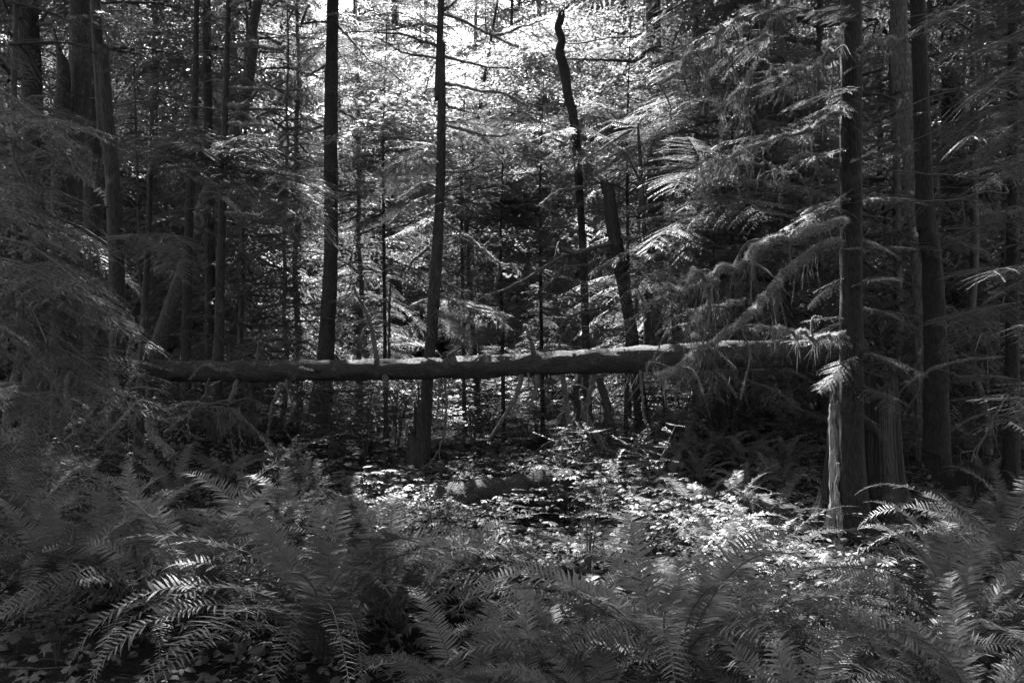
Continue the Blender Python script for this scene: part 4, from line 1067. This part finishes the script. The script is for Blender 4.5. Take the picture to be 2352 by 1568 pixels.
for (vx, vy) in [(420, 1150), (520, 1120), (640, 1080), (560, 1010), (480, 980), (260, 1090), (690, 1130)]:
    x, y = G(vx + gb.uniform(-20, 20), vy + 30)
    fern(x, y, gb.uniform(0.6, 0.85), 13, 'small sword fern on the bank under the left half of the log', 'sword ferns of the bank under the log')
# one-mesh ferns for those further off
def far_fern_mesh(seed):
    g = np.random.default_rng(seed); mb = MB()
    small = [frond_mesh(seed + k, npin=26, arch=g.uniform(.8, 1.4), w=0.10) for k in range(3)]
    for k in range(12):
        a = R(k * 30 + g.uniform(-12, 12)); b = R(g.uniform(-5, 18)); s = g.uniform(.7, 1.05)
        Rz = np.array([[math.cos(a), -math.sin(a), 0], [math.sin(a), math.cos(a), 0], [0, 0, 1]]); Ry = np.array([[math.cos(b), 0, math.sin(b)], [0, 1, 0], [-math.sin(b), 0, math.cos(b)]])
        mb.merge(small[k % 3], Rz @ Ry * s, (0, 0, 0))
    return mb.mesh('far_fern', [M_fern, M_twig])
FARFERN = [far_fern_mesh(640 + 10 * k) for k in range(3)]
for k in range(90):
    y = gb.uniform(9.5, 24); x = gb.uniform(-.62, .62) * y
    o = link('sword_fern', FARFERN[gb.integers(0, 3)])
    s = gb.uniform(.5, .85); o.location = (x, y, ground(x, y)); o.rotation_euler = (0, 0, gb.uniform(0, 6)); o.scale = (s, s, s)
    tag(o, 'distant small sword fern on the forest floor beyond the fallen log', 'fern', 'sword ferns beyond the log')

# ------------------------------------------------------------------ broad leaved herbs
def herb_cover(name, x0, x1, y0, y1, n, leaf, h, seed, label_kind='stuff', thr=-0.1, tmpl=T_maple):
    g = np.random.default_rng(seed); mb = MB()
    O, X, Z, S = [], [], [], []
    k = 0
    while len(O) < n and k < n * 6:
        k += 1
        y = g.uniform(y0, y1); x = g.uniform(x0, x1)
        if mnoise.noise(Vector((x * 0.9, y * 0.9, seed))) < thr: continue
        top = h * (0.55 + 0.45 * mnoise.noise(Vector((x * 1.6, y * 1.6, seed + 3))) + 0.3)
        z = ground(x, y) + max(0.05, top * (0.45 + 0.55 * g.random()))
        c = np.array([x, y, z]); m = g.integers(2, 5); a0 = g.uniform(0, 6.28)
        for j in range(m):
            a = a0 + j * 6.28 / m; d = np.array([math.cos(a), math.sin(a), g.uniform(-.3, 0.1)])
            O.append(c + d * leaf * 0.1); X.append(d); Z.append(np.array([0, 0, 1]) + g.normal(size=3) * 0.22); S.append(leaf * g.uniform(.6, 1.2))
        if g.random() < 0.25:
            tube(mb, np.array([c - [g.normal() * .03, g.normal() * .03, min(0.4, z - ground(x, y))], c]), np.array([.002, .0015]), 3, 1, cap=False)
    stamp(mb, tmpl[0], tmpl[1], O, np.array(X), np.array(Z), np.array(S))
    o = link(name, mb.mesh(name, [M_herb, M_twig])); tag(o, kind='stuff')
    return o
herb_cover('ground_cover', -1.5, 1.9, 4.6, 9.0, 8000, 0.07, 0.36, 1, thr=-0.2)
herb_cover('ground_cover', -4.5, 7.5, 8.6, 15, 14000, 0.07, 0.60, 2, thr=-0.1)
herb_cover('ground_cover', -9, 12, 14, 26, 16000, 0.10, 0.9, 3, thr=-0.1)
herb_cover('ground_cover', 2.0, 6.0, 4.5, 9.0, 1500, 0.05, 0.30, 4, tmpl=T_oval)
herb_cover('ground_cover', -6.0, -1.2, 4.2, 9.5, 900, 0.045, 0.28, 5, tmpl=T_oval)

# big horizontal leaves of single plants
def club_plant(vx, vy, Y, nleaf, size, label):
    top = P(vx, vy, Y); gz = ground(top[0], top[1])
    t = thing('broad_leaved_plant', (top[0], top[1], gz), label, 'plant')
    mb = MB(); hgt = top[2] - gz
    tube(mb, smooth_path([(0, 0, -.02), (0.02, 0.01, hgt * .5), (0, 0, hgt)], 8), np.linspace(.009, .005, 8), 6, 0)
    link('stem', mb.mesh('stem', [M_twig]), t)
    mbl = MB(); stamp(mbl, T_club[0], T_club[1], [(0, 0, 0)], np.array([(1, 0, 0)]), np.array([(0, 0, 1)]), np.array([1.0])); me = mbl.mesh('leaf', [M_herb])
    for k in range(nleaf):
        a = k * 2.4 + gb.uniform(-.3, .3); rr = size * (0.25 + 0.9 * gb.random()); zz = hgt + gb.uniform(-.10, .05)
        o = link('leaf', me, t); o.location = (math.cos(a) * rr, math.sin(a) * rr, zz); s = size * gb.uniform(.7, 1.1)
        o.rotation_euler = (R(gb.uniform(-12, 12)), R(gb.uniform(-4, 18)), a + gb.uniform(-.4, .4)); o.scale = (s, s, s)
        st_ = MB(); tube(st_, smooth_path([(0, 0, hgt * .8), (math.cos(a) * rr * .6, math.sin(a) * rr * .6, (zz + hgt * .8) / 2 + .02), (math.cos(a) * rr, math.sin(a) * rr, zz)], 5), np.linspace(.004, .002, 5), 4, 0, cap=False)
        link('leaf_stalk', st_.mesh('leaf_stalk', [M_twig]), t)
for a in [(830, 1085, 7.0, 11, .17, 'broad leaved plant with sunlit pale leaves left of the short snag'), (1260, 1090, 7.6, 10, .20, 'broad leaved plant with large lobed leaves behind the mossy low log'), (1060, 1112, 7.4, 9, .17, 'broad leaved plant just right of the short snag'),
          (1050, 1185, 6.4, 12, .14, 'broad leaved plant in the shade in front of the short snag'), (1230, 1215, 6.0, 12, .16, 'broad leaved plant in the middle of the leafy clearing'), (1110, 1300, 5.4, 12, .12, 'broad leaved plant at the near side of the leafy clearing'),
          (930, 1170, 6.6, 9, .12, 'small broad leaved plant tucked behind the arching fern'), (1560, 1010, 8.6, 10, .15, 'pale broad leaved plant below the mossy branches')]:
    club_plant(*a)

# small leaved shrubs (huckleberry)
def shrub_mesh(seed, h=0.75, leaf=0.026, nst=6):
    g = np.random.default_rng(seed); mb = MB(); O, X, Z, S = [], [], [], []
    for k in range(nst):
        a = g.uniform(0, 6.28); sp = g.uniform(.1, .4)
        p0 = np.zeros(3); p1 = np.array([math.cos(a) * sp * .3, math.sin(a) * sp * .3, h * .55]); p2 = np.array([math.cos(a) * sp, math.sin(a) * sp, h * g.uniform(.75, 1.05)])
        st_ = smooth_path([p0, p1, p2], 10); tube(mb, st_, np.linspace(.005, .002, 10), 4, 1, cap=False)
        for j in range(9):
            q = st_[g.integers(3, 10)]; d = unit(np.array([g.normal(), g.normal(), g.uniform(-.1, .5)])); l = g.uniform(.1, .28)
            tube(mb, np.array([q, q + d * l]), np.array([.002, .001]), 3, 1, cap=False)
            for i_ in range(int(l / .018)):
                for s2 in (1, -1):
                    sd = unit(np.cross([0, 0, 1.0], d)) * s2
                    O.append(q + d * (i_ + 1) * .018); X.append(sd + d * .5 + g.normal(size=3) * .15); Z.append(np.array([0, 0, 1]) + g.normal(size=3) * .3); S.append(leaf * g.uniform(.7, 1.2))
    stamp(mb, T_oval[0] * [1, 1.2, 1], T_oval[1], O, np.array(X), np.array(Z), np.array(S))
    return mb.mesh('shrub', [M_herb, M_twig])
SHRUB = [shrub_mesh(700 + k) for k in range(3)]
for k, (vx, vy, s, lab) in enumerate([(1350, 1330, 1.05, 'bright small leaved huckleberry shrub in the leafy clearing'), (1500, 1180, 1.0, 'small leaved huckleberry behind the patch of ferns'), (1000, 1290, .9, 'thin stemmed huckleberry shrub in front of the short snag'),
                                      (1620, 1400, .55, 'low huckleberry sprig with round pale leaves among the right ferns'), (1300, 1150, 1.0, 'huckleberry shrub beside the mossy low log'), (1480, 1060, 1.1, 'huckleberry shrub under the middle right of the log'), (1700, 1080, 1.0, 'huckleberry shrub far below the mossy branches'),
                                      (130, 1560, .5, 'low small leaved shrub in the bottom left corner'), (980, 1040, 1.1, 'huckleberry shrub far behind the short snag'), (640, 1180, .8, 'huckleberry shrub below the left of the flared trunk')]):
    x, y = G(vx, vy); o = link('huckleberry_shrub', SHRUB[k % 3]); o.location = (x, y, ground(x, y)); o.scale = (s, s, s); o.rotation_euler = (0, 0, k * 1.3); tag(o, lab, 'shrub')
for k in range(130):
    y = gb.uniform(9.5, 26); x = gb.uniform(-.55, .62) * y; s = gb.uniform(.9, 1.9)
    o = link('huckleberry_shrub', SHRUB[gb.integers(0, 3)]); o.location = (x, y, ground(x, y)); o.scale = (s, s, s); o.rotation_euler = (0, 0, gb.uniform(0, 6))
    tag(o, 'distant small leaved shrub on the forest floor beyond the log', 'shrub', 'shrubs beyond the log')

# ------------------------------------------------------------------ bunchberry, low plants at the bottom left
def rosette(vx, vy, nleaf, size, label):
    x, y = G(vx, vy + 25); gz = ground(x, y); hh = 0.10
    t = thing('low_plant', (x, y, gz), label, 'plant')
    mb = MB(); tube(mb, np.array([(0, 0, 0), (0, 0, hh)]), np.array([.003, .002]), 5, 0); link('stem', mb.mesh('stem', [M_twig]), t)
    ml = MB(); stamp(ml, T_oval[0] * [1, 1.25, 1], T_oval[1], [(0, 0, 0)], np.array([(1, 0, 0)]), np.array([(0, 0, 1)]), np.array([1.0])); me = ml.mesh('leaf', [M_herb])
    for k in range(nleaf):
        o = link('leaf', me, t); o.location = (0, 0, hh); o.scale = (size,) * 3; o.rotation_euler = (gb.uniform(-.15, .15), R(gb.uniform(2, 16)), k * 6.283 / nleaf + gb.uniform(-.2, .2))
for a in [(455, 1410, 5, .10, 'five leaved low plant under the arching ferns'), (325, 1465, 4, .095, 'low plant with pale broad leaves left of the five leaved one'), (40, 1505, 5, .10, 'pale leaved low plant in the bottom left corner'), (530, 1520, 3, .06, 'small three leaved plant at the bottom edge'), (180, 1540, 4, .07, 'tiny low plant on the leaf litter'), (250, 1500, 4, .06, 'dull small low plant between the two larger ones')]:
    rosette(*a)

# leaf litter and sticks
g = np.random.default_rng(900); mb = MB(); m = 13000
x = g.uniform(-4.5, 4.5, m); y = g.uniform(3.0, 10.0, m); O = np.array([(a, b, ground(a, b) + g.uniform(.0, .06)) for a, b in zip(x, y)])
stamp(mb, T_maple[0] * [1, 1, 2.2], T_maple[1], O[: m // 3], g.normal(size=(m // 3, 3)) * [1, 1, .3], np.array([0, 0, 1]) + g.normal(size=(m // 3, 3)) * .45, g.uniform(.04, .10, m // 3))
stamp(mb, T_oval[0] * [1, 1.3, 2.5], T_oval[1], O[m // 3:], g.normal(size=(m - m // 3, 3)) * [1, 1, .3], np.array([0, 0, 1]) + g.normal(size=(m - m // 3, 3)) * .5, g.uniform(.025, .07, m - m // 3))
for k in range(500):
    p = np.array([g.uniform(-4.5, 5), g.uniform(3.2, 10), 0]); p[2] = ground(p[0], p[1]) + .03; a = g.uniform(0, 6.28); l = g.uniform(.1, .5)
    q = p + np.array([math.cos(a) * l, math.sin(a) * l, g.uniform(0, .06)]); tube(mb, smooth_path([p, (p + q) / 2 + g.normal(size=3) * .02, q], 4), np.linspace(.006, .002, 4), 4, 1, cap=False)
tag(link('leaf_litter', mb.mesh('leaf_litter', [M_litter, M_twig])), kind='stuff')

# ------------------------------------------------------------------ dead wood on the floor
def deadwood(name, pts, Ya, Yb, r0, r1, label, cat, mat=None, moss=0.0, seed=0, twigs=0, tl=.4, slen=.1, n=30):
    w = PL(pts, Ya, Yb)
    t = thing(name, Vector(w[0]), label, cat)
    limb(t, w, r0, r1, name='wood', mat=mat or M_bark, moss=moss, seed=seed, twigs=twigs, tl=tl, slen=slen, n=n)
    return t
deadwood('mossy_branch', [(225, 1020), (262, 985), (300, 945), (330, 922), (360, 935), (392, 938), (432, 924), (468, 930), (504, 936), (530, 945), (548, 968)], 6.2, 6.0, .020, .018, 'moss covered branch arching over the ferns at left', 'branch', moss=1.6, seed=450, twigs=3, slen=0.06)
t = bpy.context.scene.objects['mossy_branch']
hanging(t, (500, 934, 552, 962), 6.05, 420, 0.075, 31, w=(.003, .009)); hanging(t, (312, 918, 356, 948), 6.1, 300, 0.035, 32, w=(.003, .008))
limb(t, PL([(340, 940), (350, 975), (362, 1010), (385, 1030), (400, 1050)], 6.1, 5.9), .020, .03, moss=1.4, seed=451, slen=0.07)
limb(t, PL([(548, 950), (585, 1000), (640, 1045)], 6.0, 5.9), .007, .004, seed=452, moss=.2)
limb(t, PL([(547, 970), (551, 1020), (557, 1090)], 6.0, 6.0), .006, .003, seed=453)
deadwood('snag', [(306, 834), (320, 870), (342, 912)], 8.4, 8.0, .042, .036, 'short pale broken trunk leaning under the left end of the log', 'snag', mat=M_palebark, seed=460)
deadwood('broken_branch', [(212, 925), (225, 960), (238, 1002)], 7.6, 7.4, .03, .03, 'thick dead branch stub standing in the left root tangle', 'branch', seed=461)
deadwood('broken_branch', [(230, 863), (262, 905), (295, 958)], 7.6, 7.3, .018, .014, 'long dead branch slanting down right of the left sprays', 'branch', mat=M_palebark, seed=462)
deadwood('dead_stick', [(648, 877), (632, 930), (622, 970), (612, 1025)], 8.1, 8.0, .017, .012, 'grey crooked stick standing left of the flared trunk', 'stick', seed=463, mat=M_palebark)
deadwood('dead_stick', [(665, 877), (673, 920), (670, 950), (655, 985)], 8.2, 8.1, .010, .007, 'thin dark crooked stick beside the flared trunk', 'stick', seed=464)
deadwood('bent_sapling', [(335, 794), (365, 778), (396, 769), (440, 762), (480, 764), (522, 783), (540, 805), (551, 830)], 8.8, 8.9, .004, .012, 'thin leafless sapling bent in an arch over the log', 'sapling', seed=465, twigs=8)
deadwood('fallen_log', [(640, 985), (760, 1000), (830, 1016), (890, 1028)], 12.4, 11.8, .09, .08, 'mossy short log lying behind the flared trunk', 'fallen log', moss=1.0, seed=466, slen=.05, mat=M_logbark)
deadwood('fallen_log', [(1010, 1155), (1100, 1140), (1200, 1125), (1310, 1108)], 7.0, 7.6, .15, .12, 'low rotten log with a dark underside in the leafy clearing', 'fallen log', moss=1.2, seed=467, slen=.05, mat=M_logbark)
deadwood('fallen_log', [(1780, 1250), (1850, 1210), (1930, 1160)], 7.4, 7.8, .06, .06, 'weathered slanting log end left of the stump', 'fallen log', seed=468, mat=M_wood)
deadwood('root_tangle', [(1330, 860), (1322, 920), (1330, 970), (1318, 1030), (1290, 1060)], 8.8, 8.5, .04, .03, 'mossy root tangle standing under the log right of centre', 'roots', moss=1.2, seed=469, twigs=10, slen=.14)
t = bpy.context.scene.objects['root_tangle']
for k, pts in enumerate([[(1325, 960), (1295, 1000), (1270, 1040), (1265, 1060)], [(1330, 960), (1350, 1000), (1348, 1050)], [(1340, 940), (1360, 985), (1400, 1040)], [(1290, 860), (1300, 930), (1310, 980)], [(1365, 860), (1345, 920), (1335, 960)]]):
    limb(t, PL(pts, 8.7, 8.5), .03, .015, name='root', moss=1.2, seed=470 + k, slen=.12, twigs=3)
deadwood('fallen_log', [(1380, 870), (1400, 960), (1425, 1060)], 9.4, 9.0, .045, .05, 'dark leaning stick of a trunk under the log right of the root tangle', 'fallen trunk', seed=480)


deadwood('dead_branch_tangle', [(120, 900), (180, 930), (240, 985), (300, 1030)], 7.9, 7.3, .03, .015, 'tangle of dead roots and branches below the left end of the log', 'roots', seed=490, twigs=8, moss=.3)
t = bpy.context.scene.objects['dead_branch_tangle']
for k, pts in enumerate([[(150, 1010), (200, 960), (230, 890), (240, 850)], [(260, 870), (300, 930), (350, 960), (420, 960)], [(200, 880), (260, 900), (330, 890), (390, 905)], [(330, 1010), (300, 960), (290, 900), (310, 850)], [(380, 990), (430, 955), (470, 900), (480, 870)], [(160, 850), (150, 920), (170, 1000)], [(470, 1010), (440, 990), (400, 985)]]):
    limb(t, PL(pts, 7.6, 7.3), rng.uniform(.014, .028), .006, name='root', moss=.3 * (k % 2), seed=491 + k, twigs=6, tl=.3, slen=.06)
